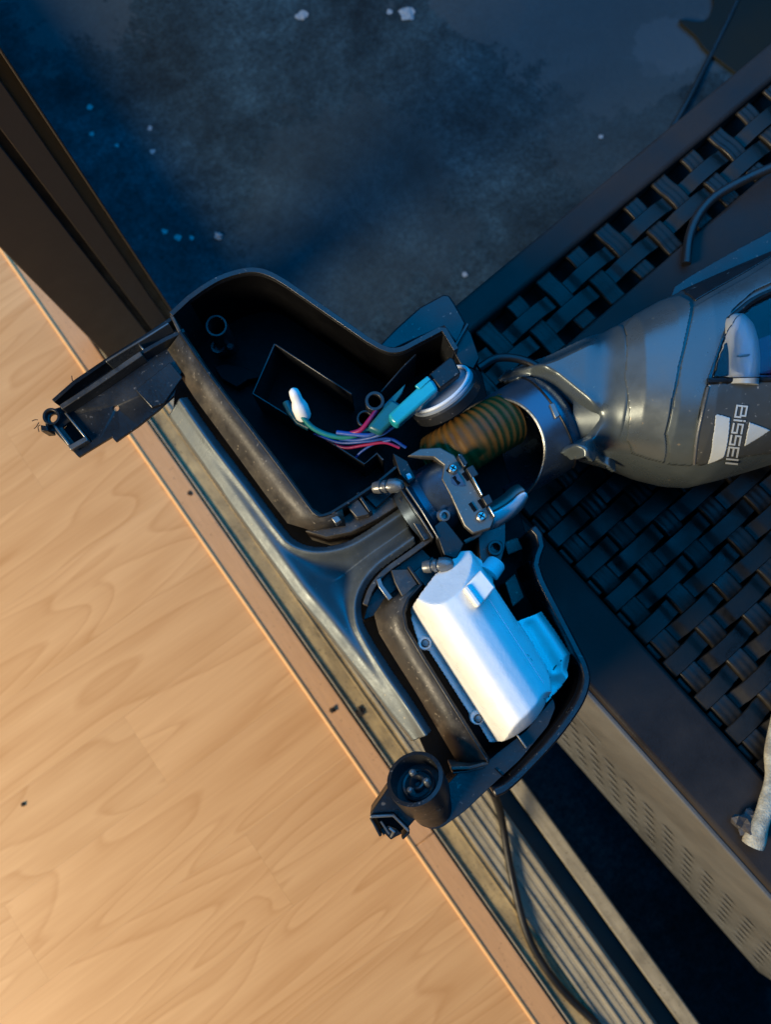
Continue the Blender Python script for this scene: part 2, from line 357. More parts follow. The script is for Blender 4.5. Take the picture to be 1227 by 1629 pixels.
def field(name, poly, zref, zf, mat, parent, cell=2.5, solid=0, **k):
    v, f = field_g(poly, zref, zf, cell); a, b, c = v[f[0][0]], v[f[0][1]], v[f[0][2]]
    if np.cross(b - a, c - a)[2] < 0: f = f[:, ::-1]
    return mk(name, v, f, mat, parent, solid=solid, recalc=False, **k)
def ribbon(name, A, zA, B, zB, mat, parent, solid=.002, zref=None, **k):
    V = []
    for (a, b) in zip(A, B):
        V += [(*W(*a, zA if zref is None else zref)[:2], zA), (*W(*b, zB if zref is None else zref)[:2], zB)]
    return mk(name, V, [[2 * i, 2 * i + 1, 2 * i + 3, 2 * i + 2] for i in range(len(A) - 1)], mat, parent, solid=solid, **k)
def smooth01(t): t = np.clip(t, 0, 1); return t * t * (3 - 2 * t)

# ------------------------------------------------------------------ setting: floor, nosing, sill, patio
PZ = -0.12
sub = box('floor', -2.2, -0.0005, -2.0, 2.4, -0.06, -0.0082, 'grime', None, bevel=0); struct(sub)
sw = 0.098; y = -1.15; row = 0
while y < 1.35:
    x = -1.45 - random.random() * .4
    while x < -0.0008:
        ln = random.choice((.42, .5, .58, .66)); x1 = min(x + ln, -0.0008)
        if x1 < -1.25: x = x1; continue
        v, f = box_g(x + .00005, x1 - .00005, y + .00005, y + sw - .00005, -.008, 0.0)
        o = mk('plank', v, f, 'wood', sub, bevel=0, smooth=0); x = x1
        if -0.0008 - x1 < .06: x1 = -0.0008
    y += sw; row += 1
ns = thing('floor_nosing', (0.014, 0, -.012), 'orange-brown wooden nosing strip along the laminate floor edge beside the sill', 'floor trim')
yy = -1.2
for ln in (1.0, .9, .7):
    box('nosing_board', 0.0022, 0.0290, yy + .0002, yy + ln - .0002, -.012, .0012, 'nosing', ns, bevel=.0012); yy += ln
tube('bead', [(0.0008, -1.2 + i * .2, .0006) for i in range(14)], .0026, 'bead', ns, seg=16)

sl = thing('door_sill', (0.08, 0, PZ), 'weathered aluminium sliding-door sill with ribbed tracks beside the laminate floor', 'door sill')
Y0, Y1 = -1.3, 1.6
box('inner_edge', .0312, .0335, Y0, Y1, -.03, -.0005, 'alu', sl, bevel=.0008)
box('seal_strip', .0292, .0310, Y0, Y1, -.03, -.003, 'bronze_dark', sl, bevel=0)
box('channel_floor', .0337, .0600, Y0, Y1, -.03, -.0042, 'grime', sl, bevel=.0005)
box('sill_base', .0602, .1110, Y0, Y1, -.05, -.0018, 'alu', sl, bevel=.0005)
for xr, wr, zt in ((.0615, .0040, .0002), (.0700, .0035, -.0012), (.0785, .0040, .0006), (.0872, .0035, -.0012), (.0960, .0045, .0002), (.1060, .0048, .0008)):
    box('track_rib', xr - wr / 2, xr + wr / 2, Y0, Y1, -.0017, zt, 'alu', sl, bevel=.0012, seg=3)
for xr in (.0525,):
    box('brush_ridge', xr, xr + .0025, Y0, Y1, -.0041, -.0025, 'grime', sl, bevel=.001)
box('outer_step', .1112, .1305, Y0, .50, -.06, -.032, 'bronze', sl, bevel=.001)
box('outer_lip', .1310, .1500, Y0, .50, -.07, -.012, 'alu', sl, bevel=.0025, seg=3)
box('sill_riser', .1115, .1440, Y0, .50, PZ, -.0702, 'dirt', sl, bevel=0)

# patio slab: one sheet with a little unevenness
n = 70; gx = np.linspace(.1, 4.1, n); gy = np.linspace(-2.2, 2.6, n)
V = [(a, b, PZ + .002 * math.sin(a * 5.1 + b * 3.3) * math.sin(b * 6.7)) for b in gy for a in gx]
F = [[j * n + i, j * n + i + 1, (j + 1) * n + i + 1, (j + 1) * n + i] for j in range(n - 1) for i in range(n - 1)]
struct(mk('patio', V, F, 'concrete'))

# door frame: vertical bronze jamb standing on the sill
FY = .49
df = thing('door_frame', (.088, FY, 0), 'brown metal sliding-door frame with a black groove, standing on the sill', 'door frame')
x0, wd = .0385, .0985
def jam(name, a, b, dy, mat, **k): box(name, x0 + wd * a, x0 + wd * b, FY + dy, FY + .07, .0018, 1.6, mat, df, **k)
jam('jamb_face', 0, .575, 0, 'bronze', bevel=.0012)
jam('groove', .577, .648, .012, 'bronze_dark', bevel=0)
jam('stile_face', .65, .868, .001, 'bronze', bevel=.001)
jam('seal_channel', .870, .975, .007, 'brass', bevel=0)
jam('edge_trim', .977, 1.0, -.001, 'bronze', bevel=.0008)

# ------------------------------------------------------------------ woven-pattern table
TZ = .37; ph = math.radians(5.0); TC = np.array([.190, .178])
ea = np.array([math.cos(ph), math.sin(ph)]); eb = np.array([-math.sin(ph), math.cos(ph)])
def T(a, b, z): p = TC + a * ea - b * eb; return (p[0], p[1], z)      # a: outward, b: along the near edge
tb = thing('rattan_table', T(.35, .3, PZ), 'dark brown moulded rattan-look plastic table on the patio under the vacuum', 'table')
TA, TB = .78, .72
def tbox(name, a0, a1, b0, b1, z0, z1, mat, bevel=.002, parent=None):
    v = [T(a, b, z) for z in (z0, z1) for (a, b) in ((a0, b0), (a1, b0), (a1, b1), (a0, b1))]
    return mk(name, v, [[0, 3, 2, 1], [4, 5, 6, 7], [0, 1, 5, 4], [1, 2, 6, 5], [2, 3, 7, 6], [3, 0, 4, 7]], mat, parent or tb, bevel=bevel, seg=3)
tbox('top_border', 0, .052, .0265, TB, TZ - .022, TZ, 'rattan_border', .004)
tbox('top_border', 0, TA, 0, .026, TZ - .022, TZ, 'rattan_border', .004)
tbox('top_border', TA - .05, TA, .0265, TB, TZ - .022, TZ, 'rattan_border', .004)
tbox('top_border', .0525, TA - .0505, TB - .05, TB, TZ - .022, TZ, 'rattan_border', .004)
tbox('cross_rail', .0525, TA - .0505, .083, .128, TZ - .022, TZ - .001, 'rattan_border', .003)
for a, b in ((.03, .03), (TA - .03, .03), (.03, TB - .03), (TA - .03, TB - .03)):
    tbox('leg', a - .022, a + .022, b - .022, b + .022, PZ + .001, TZ - .0225, 'rattan', .006)
pA, pB, AMP = .0159, .033, .0022
def strandA(b, k, a0, a1):                # ribbon running outward, over and under the ribbed ones
    n = int((a1 - a0) / .0030); V = []; jz = random.uniform(-.0003, .0003); jw = random.uniform(-.0005, .0003); b += random.uniform(-.0006, .0006)
    for i in range(n + 1):
        a = a0 + (a1 - a0) * i / n; s = math.cos(math.pi * (a / pB + k)); s = math.copysign(abs(s) ** .5, s)
        z = TZ - .0058 + .0028 * s + jz; w = .0071 + jw
        V += [T(a, b - w, z - .0004), T(a, b - w * .9, z + .0004), T(a, b + w * .9, z + .0004), T(a, b + w, z - .0004)]
    F = [[4 * i + j, 4 * i + j + 1, 4 * i + j + 5, 4 * i + j + 4] for i in range(n) for j in range(3)]
    mk('weave_strand', V, F, 'rattan', tb, solid=.0016, smooth=25)
def strandB(a, k, b0, b1):                # ribbed strand running along the table
    n = int((b1 - b0) / .002); V = []; prof = []
    for j in range(13):
        t = -1 + j / 6; prof.append((t * .0085, .0006 * abs(math.cos(t * math.pi * 1.5)) - .0016 * max(0, abs(t) - .85) / .15))
    for i in range(n + 1):
        b = b0 + (b1 - b0) * i / n; s = -1.0 * math.cos(math.pi * (b / pA + k)); s = math.copysign(abs(s) ** .6, s)
        for (w, h) in prof: V.append(T(a + w, b, TZ - .0056 + .0009 * s + h))
    m = len(prof)
    F = [[m * i + j, m * i + j + 1, m * i + m + j + 1, m * i + m + j] for i in range(n) for j in range(m - 1)]
    mk('ribbed_strand', V, F, 'rattan', tb, solid=.0014, smooth=60)
tbox('hole_shade_panel', .03, TA - .03, .02, TB - .03, TZ - .030, TZ - .024, 'inner_black', 0)  # added black sheet, painted shade for the weave holes
for (b0, b1) in ((.0268, .0828), (.1285, .56)):
    k0, k1 = int(math.ceil((b0 + .006) / pA)), int((b1 - .006) / pA)
    for k in range(k0, k1 + 1): strandA(k * pA, k % 2, .0535, .62)
    for j in range(2, 19): strandB(j * pB, j % 2, b0, b1)
# skirt on the near side, facing the door: plain flange and a slotted panel below it
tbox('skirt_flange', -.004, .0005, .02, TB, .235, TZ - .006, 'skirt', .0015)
V = []; F = []
nb = int((TB - .04) / .0045); rows = []
z = .230
while z > 0.005: rows.append(z); z -= .006
V = []
for r, z in enumerate(rows):
    for i in range(nb + 1):
        fl = -.002 - .014 * (r / len(rows)) ** 1.5
        V.append(T(fl, .03 + i * .0045, z))
for r in range(len(rows) - 1):
    for i in range(nb):
        hole = (r > 7 and r < len(rows) - 4) and (r % 4 in (1, 2)) and ((i + 3 * (r // 4 % 2)) % 6 in (1, 2, 3))
        longslot = r in (1, 2) and i < 74 and i > 4
        if hole or longslot: continue
        a = r * (nb + 1) + i; F.append([a, a + 1, a + nb + 2, a + nb + 1])
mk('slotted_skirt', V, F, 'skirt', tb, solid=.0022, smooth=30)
tbox('slot_shade_sheet', .010, .013, .03, TB - .02, .02, .345, 'bronze_dark', .0)  # added dark sheet imitating the shaded interior behind the slots

# ------------------------------------------------------------------ vacuum cleaner
vc = thing('vacuum_cleaner', W(1000, 600, TZ), 'grey and black upright vacuum cleaner lying on the table, floor head opened up', 'vacuum cleaner')

# --- floor head: carrier floor below everything
base_poly = [(300, 500), (405, 442), (440, 446), (612, 562), (700, 535), (755, 590), (840, 850), (858, 905), (922, 1065), (922, 1090), (880, 1160), (800, 1240), (735, 1225), (600, 1000), (500, 815)]
prism('head_floor', base_poly, ZR - .062, ZR - .070, 'inner_black', vc, zref=ZR)

prism('under_tray', [(276, 506), (302, 478), (350, 446), (405, 434), (440, 440), (612, 556), (700, 530), (728, 556), (770, 580), (800, 700), (845, 850), (925, 1065), (925, 1092), (880, 1164), (800, 1244), (700, 1250), (668, 1178), (612, 1108), (560, 1042), (470, 930), (410, 850), (356, 772), (300, 694), (266, 640)], ZR - .0595, ZR - .0615, 'inner_black', vc, zref=ZR - .045)
# chamber for the electrics
chamber = curve([(286, 528), (340, 605), (400, 683), (460, 762), (486, 798)], 3) + curve([(494, 810), (508, 820), (526, 816)], 4)[1:] + [(560, 795), (600, 768), (640, 735)]
chamber_top = [(272, 500), (300, 474)] + curve([(322, 458), (350, 442), (385, 431), (410, 430), (432, 437), (455, 450)], 4) + [(500, 481), (545, 512), (585, 540)] + curve([(606, 552), (622, 557), (640, 555), (660, 545)], 4) + [(700, 524), (707, 524), (726, 556)]
wall('chamber_wall', chamber, ZR, ZR - .062, .0022, 'black', vc)
cw = wall('chamber_wall', chamber_top, ZR, ZR - .062, .0034, 'navy', vc)
wall('rim_lip', [(p[0] + 1.5, p[1] + 7.5) for p in chamber_top[1:-1]], ZR - .003, ZR - .06, .0014, 'inner_black', vc)
wall('chamber_wall', [(272, 500), (286, 528)], ZR - .0008, ZR - .062, .0022, 'dusty', vc)
# dusty sloping outer face towards the door
A_ = [(286, 529), (340, 606), (400, 684), (460, 763), (494, 812), (512, 824), (545, 812)]
B_ = [(252, 546), (299, 620), (358, 700), (418, 782), (452, 826), (492, 838), (548, 830)]
ribbon('sloped_face', A_, ZR - .001, B_, ZR - .016, 'dusty', vc, solid=.003, zref=ZR, smooth=14)
# ledge with bosses beside the chamber
ledge = [(505, 826), (548, 812), (602, 770), (640, 738), (664, 770), (640, 792), (600, 818), (556, 840), (515, 848), (480, 838)]
prism('ledge', ledge, ZR - .018, ZR - .060, 'dusty', vc, zref=ZR)
prism('ledge_boss', [(524, 820), (534, 814), (543, 826), (533, 832)], ZR - .004, ZR - .018, 'grey', vc, zref=ZR)
prism('ledge_boss', [(551, 803), (569, 790), (588, 815), (567, 821)], ZR - .006, ZR - .018, 'dusty', vc, zref=ZR)
wall('ledge_rib', [(569, 783), (590, 814)], ZR - .003, ZR - .02, .0022, 'black', vc)
prism('port_block', [(575, 780), (612, 750), (634, 770), (598, 803)], ZR - .012, ZR - .03, 'navy', vc, zref=ZR)
# posts and ribs inside the chamber
def ring(name, px, py, r, zt, zb, t, mat, parent=vc, zref=ZR):
    pts = [(px + r * math.cos(2 * math.pi * k / 28), py + r * math.sin(2 * math.pi * k / 28)) for k in range(28)]
    v, f = wall_g(pts, zt, zb, t, True, zref); return mk(name, v, f, mat, parent, bevel=.0003)
ring('screw_post', 333, 498, 16, ZR - .020, ZR - .062, .0016, 'navy')
ring('screw_post', 596, 633, 13, ZR - .006, ZR - .062, .0022, 'navy')
ring('screw_post', 580, 657, 12, ZR - .012, ZR - .062, .0016, 'black')
for pth, zt in (([(437, 547), (402, 626), (490, 680), (580, 738), (600, 721), (610, 732)], ZR - .022), ([(437, 547), (500, 588), (560, 627)], ZR - .022), ([(662, 563), (640, 585), (606, 624)], ZR - .012)):
    wall('inner_rib', pth, zt, ZR - .062, .0012, 'navy', vc)
prism('bearing_block', [(312, 540), (330, 534), (365, 540), (402, 556), (372, 562), (352, 575), (325, 560)], ZR - .050, ZR - .062, 'inner_black', vc, zref=ZR)
lathe('bearing', W(350, 556, ZR - .045), (0, 0, 1), [(0, .005), (.006, .005), (.006, .0035), (.003, .0035)], 'navy', vc)
lathe('bearing_pin', W(369, 557, ZR - .045), (0, 0, 1), [(0, .0028), (.007, .0028), (.008, .0018)], 'navy', vc)

# bar with the latch at the end (reaches over the laminate)
arm_out = [(56, 656), (60, 645), (70, 640), (80, 637), (116, 605), (167, 571), (231, 532), (275, 503), (298, 537), (275, 590), (268, 618), (252, 632), (243, 641), (209, 668), (180, 688), (172, 694), (165, 686), (140, 701), (111, 719), (70, 676), (57, 677)]
v, f = prism_g(arm_out, ZR - .014, ZR - .0165, ZR)
arm = mk('end_bar', v, f, 'navy', vc, bevel=0, smooth=30)
def cutter(px, py, r):
    b = W(px, py, ZR); v, f = lathe_g((b[0], b[1], ZR - .06), (0, 0, 1), [(0, r), (.08, r)], 20)
    me = bpy.data.meshes.new('tmp'); me.from_pydata([tuple(p) for p in v], [], f); o = bpy.data.objects.new('tmp', me); COL.objects.link(o); return o
def boolean_cut(target, cutters):
    # vertical holes through a part
    for c in cutters:
        c.location = (0, 0, 0)
    bpy.context.view_layer.update()
    for c in cutters:
        md = target.modifiers.new('cut', 'BOOLEAN'); md.object = c; md.operation = 'DIFFERENCE'; md.solver = 'EXACT'
    bpy.context.view_layer.update()
    dg = bpy.context.evaluated_depsgraph_get(); me = bpy.data.meshes.new_from_object(target.evaluated_get(dg))
    target.modifiers.clear(); target.data = me
    for c in cutters: bpy.data.objects.remove(c)
sv, sf = prism_g([(84, 670), (101, 657), (133, 693), (112, 707)], ZR + .02, ZR - .022, ZR)
me_ = bpy.data.meshes.new('tmp'); me_.from_pydata([tuple(map(float, p)) for p in sv], [], sf); so = bpy.data.objects.new('tmp', me_); COL.objects.link(so)
bm_ = bmesh.new(); bm_.from_mesh(me_); bmesh.ops.recalc_face_normals(bm_, faces=bm_.faces); bm_.to_mesh(me_); bm_.free()
boolean_cut(arm, [cutter(70, 655, .0028), cutter(172, 639, .0020), so])
bb = arm.modifiers.new('bevel', 'BEVEL'); bb.width = .0004; bb.segments = 1; bb.limit_method = 'ANGLE'
wall('bar_rim', [(84, 638), (118, 608), (168, 574), (231, 535), (274, 506)], ZR - .003, ZR - .0138, .0028, 'black', vc)
wall('bar_rim', [(168, 575), (231, 537), (268, 514)], ZR - .001, ZR - .0138, .0014, 'grey', vc)
wall('bar_ridge', [(96, 648), (150, 613), (207, 574), (225, 562)], ZR - .003, ZR - .0138, .0036, 'dusty', vc)
wall('bar_ridge', [(225, 561), (262, 540), (293, 525)], ZR - .004, ZR - .0138, .0030, 'navy', vc)
wall('bar_tick', [(222, 549), (229, 557)], ZR - .005, ZR - .0138, .0014, 'grey', vc)
wall('slot_edge', [(82, 672), (110, 708)], ZR - .011, ZR - .0138, .0016, 'grey', vc)
wall('slot_edge', [(103, 656), (136, 696)], ZR - .011, ZR - .0138, .0014, 'grey', vc)
wall('slot_end', [(110, 713), (138, 697)], ZR - .010, ZR - .0200, .0034, 'grey', vc)
prism('slot_floor', [(80, 672), (101, 655), (137, 695), (112, 711)], ZR - .0167, ZR - .020, 'inner_black', vc, zref=ZR)
ring('latch_eye', 70, 655, 12, ZR - .010, ZR - .014, .0016, 'navy')
prism('catch_plate', [(205, 610), (262, 565), (282, 590), (252, 632), (232, 640)], ZR - .012, ZR - .0138, 'navy', vc, zref=ZR)
for k, (a, b) in enumerate((((62, 672), (54, 682)), ((64, 676), (62, 687)), ((60, 668), (51, 670)), ((116, 606), (114, 598)))):
    c = ((a[0] + b[0]) / 2 + random.uniform(-3, 3), (a[1] + b[1]) / 2 + random.uniform(-3, 3))
    tube('lint_strand', [W(*p, ZR - .016) for p in curve([a, c, b], 4)], .0003, 'dirt', vc, seg=5)
prism('latch_stub', [(55, 670), (66, 672), (68, 680), (56, 681)], ZR - .008, ZR - .02, 'black', vc, zref=ZR)

# front bumper: double-ridged bar with a valley between the two chambers
bl = [(250, 646), (296, 712), (350, 790), (404, 866), (461, 944), (508, 1000), (552, 1056), (604, 1122), (656, 1188)]
br_up = curve([(284, 614), (330, 680), (390, 758), (436, 820)], 4) + curve([(452, 842), (470, 855), (495, 862), (525, 860), (556, 850), (592, 828), (640, 795)], 4)[1:]
br_dn = curve([(664, 858), (636, 878), (606, 900), (584, 926), (573, 955), (576, 988), (594, 1022)], 4) + curve([(624, 1068), (660, 1120), (690, 1168)], 4)
bpoly = bl + br_dn[::-1] + br_up[::-1]
wob = lambda x, y: 0
def z_bump(x, y):
    p = np.column_stack([x, y]); dl, _ = nearest(p, bl); d1, _ = nearest(p, br_up); d2, _ = nearest(p, br_dn); dr = np.minimum(d1, d2)
    g = lambda d, c, w: np.exp(-((d - c) / w) ** 2)
    valley = smooth01((dr - 8) / 55) * smooth01((dl - 30) / 60)
    z = ZR - .024 + .0056 * g(dl, 24, 17) + .0054 * g(dr, 11, 8.5) - .015 * valley - .004 * smooth01((5 - dl) / 5)
    return z
field('front_bumper', bpoly, ZR, z_bump, 'satin', vc, cell=2.2, solid=.0025, smooth=0)
ob = vc.children[-1] if False else bpy.data.objects['front_bumper']
for p in ob.data.polygons: p.use_smooth = True
prism('throat', [(600, 828), (642, 790), (700, 850), (664, 862), (616, 896)], ZR - .050, ZR - .060, 'inner_black', vc, zref=ZR)

# second chamber, with the pump motor
A2 = [(668, 930), (648, 950), (640, 974), (644, 1000), (672, 1048), (712, 1112), (776, 1213)]
B2 = [(640, 925), (610, 950), (594, 975), (602, 1006), (630, 1052), (668, 1112), (735, 1226)]
ribbon('sloped_face', A2, ZR - .002, B2, ZR - .020, 'dusty', vc, solid=.003, zref=ZR, smooth=14)
wall('chamber_rim', [(672, 928)] + curve([(650, 952), (642, 974), (646, 1000)], 4) + [(674, 1047), (714, 1111), (778, 1213)], ZR + .0005, ZR - .055, .0016, 'black', vc)
wall('corner_rib', [(778, 1213), (748, 1221), (718, 1222)], ZR - .001, ZR - .03, .0020, 'dusty', vc)
wall('corner_rib', [(772, 1219), (742, 1227), (720, 1229)], ZR - .006, ZR - .03, .0016, 'navy', vc)
prism('ledge', [(575, 985), (585, 950), (612, 910), (672, 862), (690, 880), (672, 925), (640, 945), (600, 975)], ZR - .024, ZR - .06, 'black', vc, zref=ZR)
wall('ledge_edge', curve([(686, 856), (650, 882), (614, 908), (592, 934), (581, 962)], 4), ZR - .012, ZR - .03, .0035, 'dusty', vc)
prism('ledge_boss', [(622, 905), (650, 903), (668, 932), (640, 948), (628, 925)], ZR - .006, ZR - .024, 'dusty', vc, zref=ZR)
wall('ledge_boss', [(602, 920), (606, 932), (622, 953)], ZR - .010, ZR - .024, .0032, 'grey', vc)
wall('ledge_rib', [(650, 900), (672, 932)], ZR - .002, ZR - .02, .0020, 'black', vc)
prism('port_block', [(657, 908), (690, 880), (712, 905), (680, 932)], ZR - .014, ZR - .03, 'navy', vc, zref=ZR)
outer = [(848, 838), (858, 850), (862, 868), (856, 884)] + curve([(853, 898), (862, 925), (886, 972), (916, 1030), (931, 1062), (933, 1088), (920, 1122), (884, 1172), (838, 1222), (806, 1252), (786, 1262)], 4)
wall('outer_wall', outer, ZR - .006, ZR - .062, .0050, 'black_smooth', vc, bevel=.0012)
wall('outer_lip', [(p[0] - 9, p[1] - 6) for p in outer[4:-6]], ZR - .012, ZR - .06, .0026, 'inner_black', vc)
prism('pad', [(815, 920), (832, 905), (848, 945), (828, 962)], ZR - .030, ZR - .06, 'dusty', vc, zref=ZR)
prism('pad', [(815, 850), (838, 842), (848, 862), (822, 872)], ZR - .035, ZR - .06, 'dusty', vc, zref=ZR)
# skid plate leading to the wheel
skid = [(735, 1232), (778, 1219), (800, 1200), (845, 1165), (888, 1112), (892, 1128), (880, 1158), (834, 1214), (790, 1254), (744, 1298), (706, 1325), (690, 1328), (672, 1322), (662, 1300), (700, 1270)]
prism('skid_plate', rounded(skid, 5, 3), ZR - .014, ZR - .040, 'navy', vc, zref=ZR, bevel=.0012)
wall('skid_seam', [(788, 1222), (802, 1236)], ZR - .0132, ZR - .016, .0006, 'inner_black', vc, bevel=0)
wall('skid_tick', [(823, 1168), (839, 1190)], ZR - .010, ZR - .016, .0014, 'grey', vc)

# pump motor cover, white
s_ax = np.array([.544, .839]); u_ax = np.array([.839, -.544]); m0 = np.array([652., 985.])
cov = [(655, 985), (653, 968), (668, 945), (692, 913), (733, 876), (752, 876), (768, 890), (786, 918), (790, 936), (866, 1048), (871, 1075), (872, 1116)] + curve([(866, 1128), (848, 1152), (818, 1174), (792, 1184), (782, 1184)], 3) + [(766, 1157), (752, 1147), (748, 1136), (684, 1036), (670, 1030), (664, 1014)]
bot = curve([(872, 1112), (866, 1128), (848, 1152), (818, 1174), (792, 1184), (782, 1184)], 3)
def z_cov(x, y):
    p = np.column_stack([x, y]); q = p - m0; u = q @ u_ax; s = q @ s_ax; H = .036
    us = np.array([-20, 9, 12, 20, 30, 40, 55, 75, 95, 115, 132, 139, 142, 200.])
    hs = np.array([.04, .04, .10, .50, .80, .92, 1.0, 1.0, .93, .80, .62, .50, .25, .15])
    uu = np.linspace(-20, 200, 881); hh = np.interp(uu, us, hs); kk = np.hanning(61); kk /= kk.sum(); hh = np.convolve(np.pad(hh, 30, 'edge'), kk, 'valid')
    h = H * np.interp(u, uu, hh)
    h = np.minimum(h, .012 + .026 * np.clip((s + 48) / 62, 0, 3))
    h = np.where(u < 10, np.minimum(h, .0022), h)
    db, _ = nearest(p, bot); h = np.minimum(h, .004 + .030 * np.sqrt(np.clip(db / 26, 0, 4)) + 0 * u)
    return ZR - .012 + h
cvr = field('motor_cover', cov, ZR, z_cov, 'white', vc, cell=2.0, solid=.0015, smooth=38)
ORG[cvr] = ORG[vc]
cvr.modifiers.new('relax', 'SMOOTH').iterations = 4
cvr.modifiers['relax'].factor = .45
def zc(px, py): return float(z_cov(np.array([px * 1.0]), np.array([py * 1.0]))[0])
def covp(px, py, dz=0): b = W(px, py, ZR); return (b[0], b[1], zc(px, py) + dz)
def cover_line(name, pts, r, mat): return tube(name, [covp(*p, .0001) for p in curve(pts, 8)], r, mat, cvr, seg=6)
e0 = m0 + u_ax * 118; cover_line('cover_seam', [tuple(e0 + s_ax * t) for t in (18, 80, 140, 196)], .00035, 'milky')
for (px, py, dx, dy) in ((832, 1040, 4, 3), (838, 1046, 3, 4), (858, 1108, 4, 2),):
    cover_line('scuff', [(px, py), (px + dx * .5, py + dy * .6), (px + dx, py + dy)], .00018, 'grey')
# raised tab on the upper end
tv, tf = prism_g([(735, 938), (763, 908), (786, 936), (761, 966)], ZR + .0285, ZR + .008, ZR + .02)
tabo = mk('cover_tab', tv, tf, 'white', cvr, bevel=.001)
tv, tf = prism_g([(735, 938), (742, 932), (764, 962), (757, 968)], ZR + .0305, ZR + .008, ZR + .02)
mk('cover_rib', tv, tf, 'white', cvr, bevel=.001)
lathe('cover_spigot', W(778, 912, ZR - .002), W(797, 886, ZR - .004) - W(778, 912, ZR - .002), [(0, .0065), (.008, .0062), (.0095, .005), (.0098, .001)], 'milky', cvr)
def screw(px, py, z, r, parent, mat='steel'):
    b = W(px, py, z); s_ = lathe('screw', (b[0], b[1], z - .003), (0, 0, 1), [(0, r), (.0030, r), (.0040, r * .7), (.0042, .0003)], mat, parent, seg=16)
    ORG[s_] = ORG[vc]
    for a in (0.4, 0.4 + math.pi / 2):
        c, q = math.cos(a), math.sin(a); l, w2 = r * .6, r * .12
        v = [(b[0] + c * i * l - q * j * w2, b[1] + q * i * l + c * j * w2, z + .00125 + h) for h in (0, .0002) for (i, j) in ((-1, -1), (1, -1), (1, 1), (-1, 1))]
        mk('screw_slot', v, [[0, 3, 2, 1], [4, 5, 6, 7], [0, 1, 5, 4], [1, 2, 6, 5], [2, 3, 7, 6], [3, 0, 4, 7]], 'inner_black', s_) if parent is vc else None
for (px, py) in ((677, 1023), (761, 1143)):
    b = W(px, py, ZR)
    e_ = lathe('screw_ear', (b[0], b[1], ZR - .014), (0, 0, 1), [(0, .0042), (.0065, .0042), (.0072, .0036)], 'white', cvr, seg=20)
    screw(px, py, ZR - .006, .0026, cvr, 'grey')
# vent snout at the side of the motor, chipped
sn = [(824, 988), (872, 970), (892, 1000), (918, 1040), (914, 1062), (896, 1092), (874, 1120), (866, 1100), (872, 1062), (850, 1022)]
def z_sn(x, y):
    p = np.column_stack([x, y]); d, _ = nearest(p, [(872, 970), (918, 1040), (914, 1062)]); e, _ = nearest(p, [(824, 988), (866, 973)]); c, _ = nearest(p, [(886, 1092), (874, 1122)])
    ridge, _ = nearest(p, [(846, 996), (884, 1062)])
    return ZR - .020 + .016 * smooth01(d / 20) + .003 * np.clip(e / 40, 0, 1) - .006 * np.exp(-(ridge / 7) ** 2) - .007 * smooth01((30 - c) / 30)
field('motor_snout', sn, ZR, z_sn, 'white', cvr, cell=2.2, solid=.002, smooth=35)
tube('chip_crack', [covp(*p, .0003) if False else (*W(*p, ZR)[:2], float(z_sn(np.array([p[0] * 1.]), np.array([p[1] * 1.]))[0]) + .0004) for p in ((871, 1066), (876, 1082), (872, 1096), (878, 1110))], .0004, 'navy', cvr, seg=5)
tube('chip_crack', [(*W(*p, ZR)[:2], float(z_sn(np.array([p[0] * 1.]), np.array([p[1] * 1.]))[0]) + .0004) for p in ((876, 1080), (886, 1062), (894, 1050))], .0004, 'navy', cvr, seg=5)

# wheel socket and latch box at the lower end
kb = W(684, 1276, ZR - .016); kt = W(660, 1238, ZR + .008); ax = kt - kb; Lk = np.linalg.norm(ax)
wk = lathe('wheel_socket', kb, ax, [(-.006, .0128), (.006, .0130), (.0062, .0145), (.012, .0150), (.0122, .0158), (Lk - .004, .0168), (Lk, .0168), (Lk + .0004, .0145), (Lk - .010, .0138), (Lk - .0101, .0005)], 'navy', vc, seg=40)
ORG[wk] = ORG[vc]; an = ax / Lk; _, ku, kw_ = frame_of(ax)
lathe('socket_hub', kb + an * (Lk - .0098), ax, [(0, .0100), (.0030, .0100), (.0036, .0092), (.0030, .0080), (.0022, .0078), (.0023, .0050), (.0058, .0046), (.0062, .0036), (.0040, .0022), (.0020, .0018), (.0019, .0002)], 'navy', wk)
for k in range(3):
    a = k * 2.094 + .5; c = kb + an * (Lk - .0046) + (ku * math.cos(a) + kw_ * math.sin(a)) * .0062
    lathe('hub_lug', c - an * .003, ax, [(0, .0021), (.0048, .0020), (.0058, .0012), (.0060, .0002)], 'grey', wk, seg=14)
clip = [(588, 1297), (618, 1252), (640, 1252), (664, 1276), (664, 1308), (650, 1324)]
v, f = prism_g([(588, 1299), (620, 1250), (660, 1276), (662, 1306), (640, 1324), (612, 1312)], ZR - .006, ZR - .03, ZR)
prism('latch_box', [(588, 1298), (621, 1250), (661, 1276), (662, 1306), (650, 1320), (626, 1296)], ZR - .006, ZR - .030, 'black', vc, zref=ZR)
prism('box_back', [(594, 1302), (626, 1298), (648, 1320), (640, 1332), (608, 1330)], ZR - .016, ZR - .03, 'inner_black', vc, zref=ZR)
wall('box_mouth', [(589, 1299), (626, 1297), (651, 1322)], ZR - .004, ZR - .010, .0018, 'grey', vc)
wall('box_side', [(590, 1301), (606, 1330)], ZR - .010, ZR - .034, .0018, 'black', vc)
wall('box_side', [(651, 1323), (640, 1334)], ZR - .010, ZR - .034, .0018, 'black', vc)
tube('box_prong', [W(606, 1306, ZR - .012), W(614, 1318, ZR - .012), W(622, 1330, ZR - .013)], .0008, 'grey', vc, seg=6)
tube('box_prong', [W(620, 1316, ZR - .010), W(627, 1322, ZR - .010), W(622, 1331, ZR - .013)], .0010, 'grey', vc, seg=6)
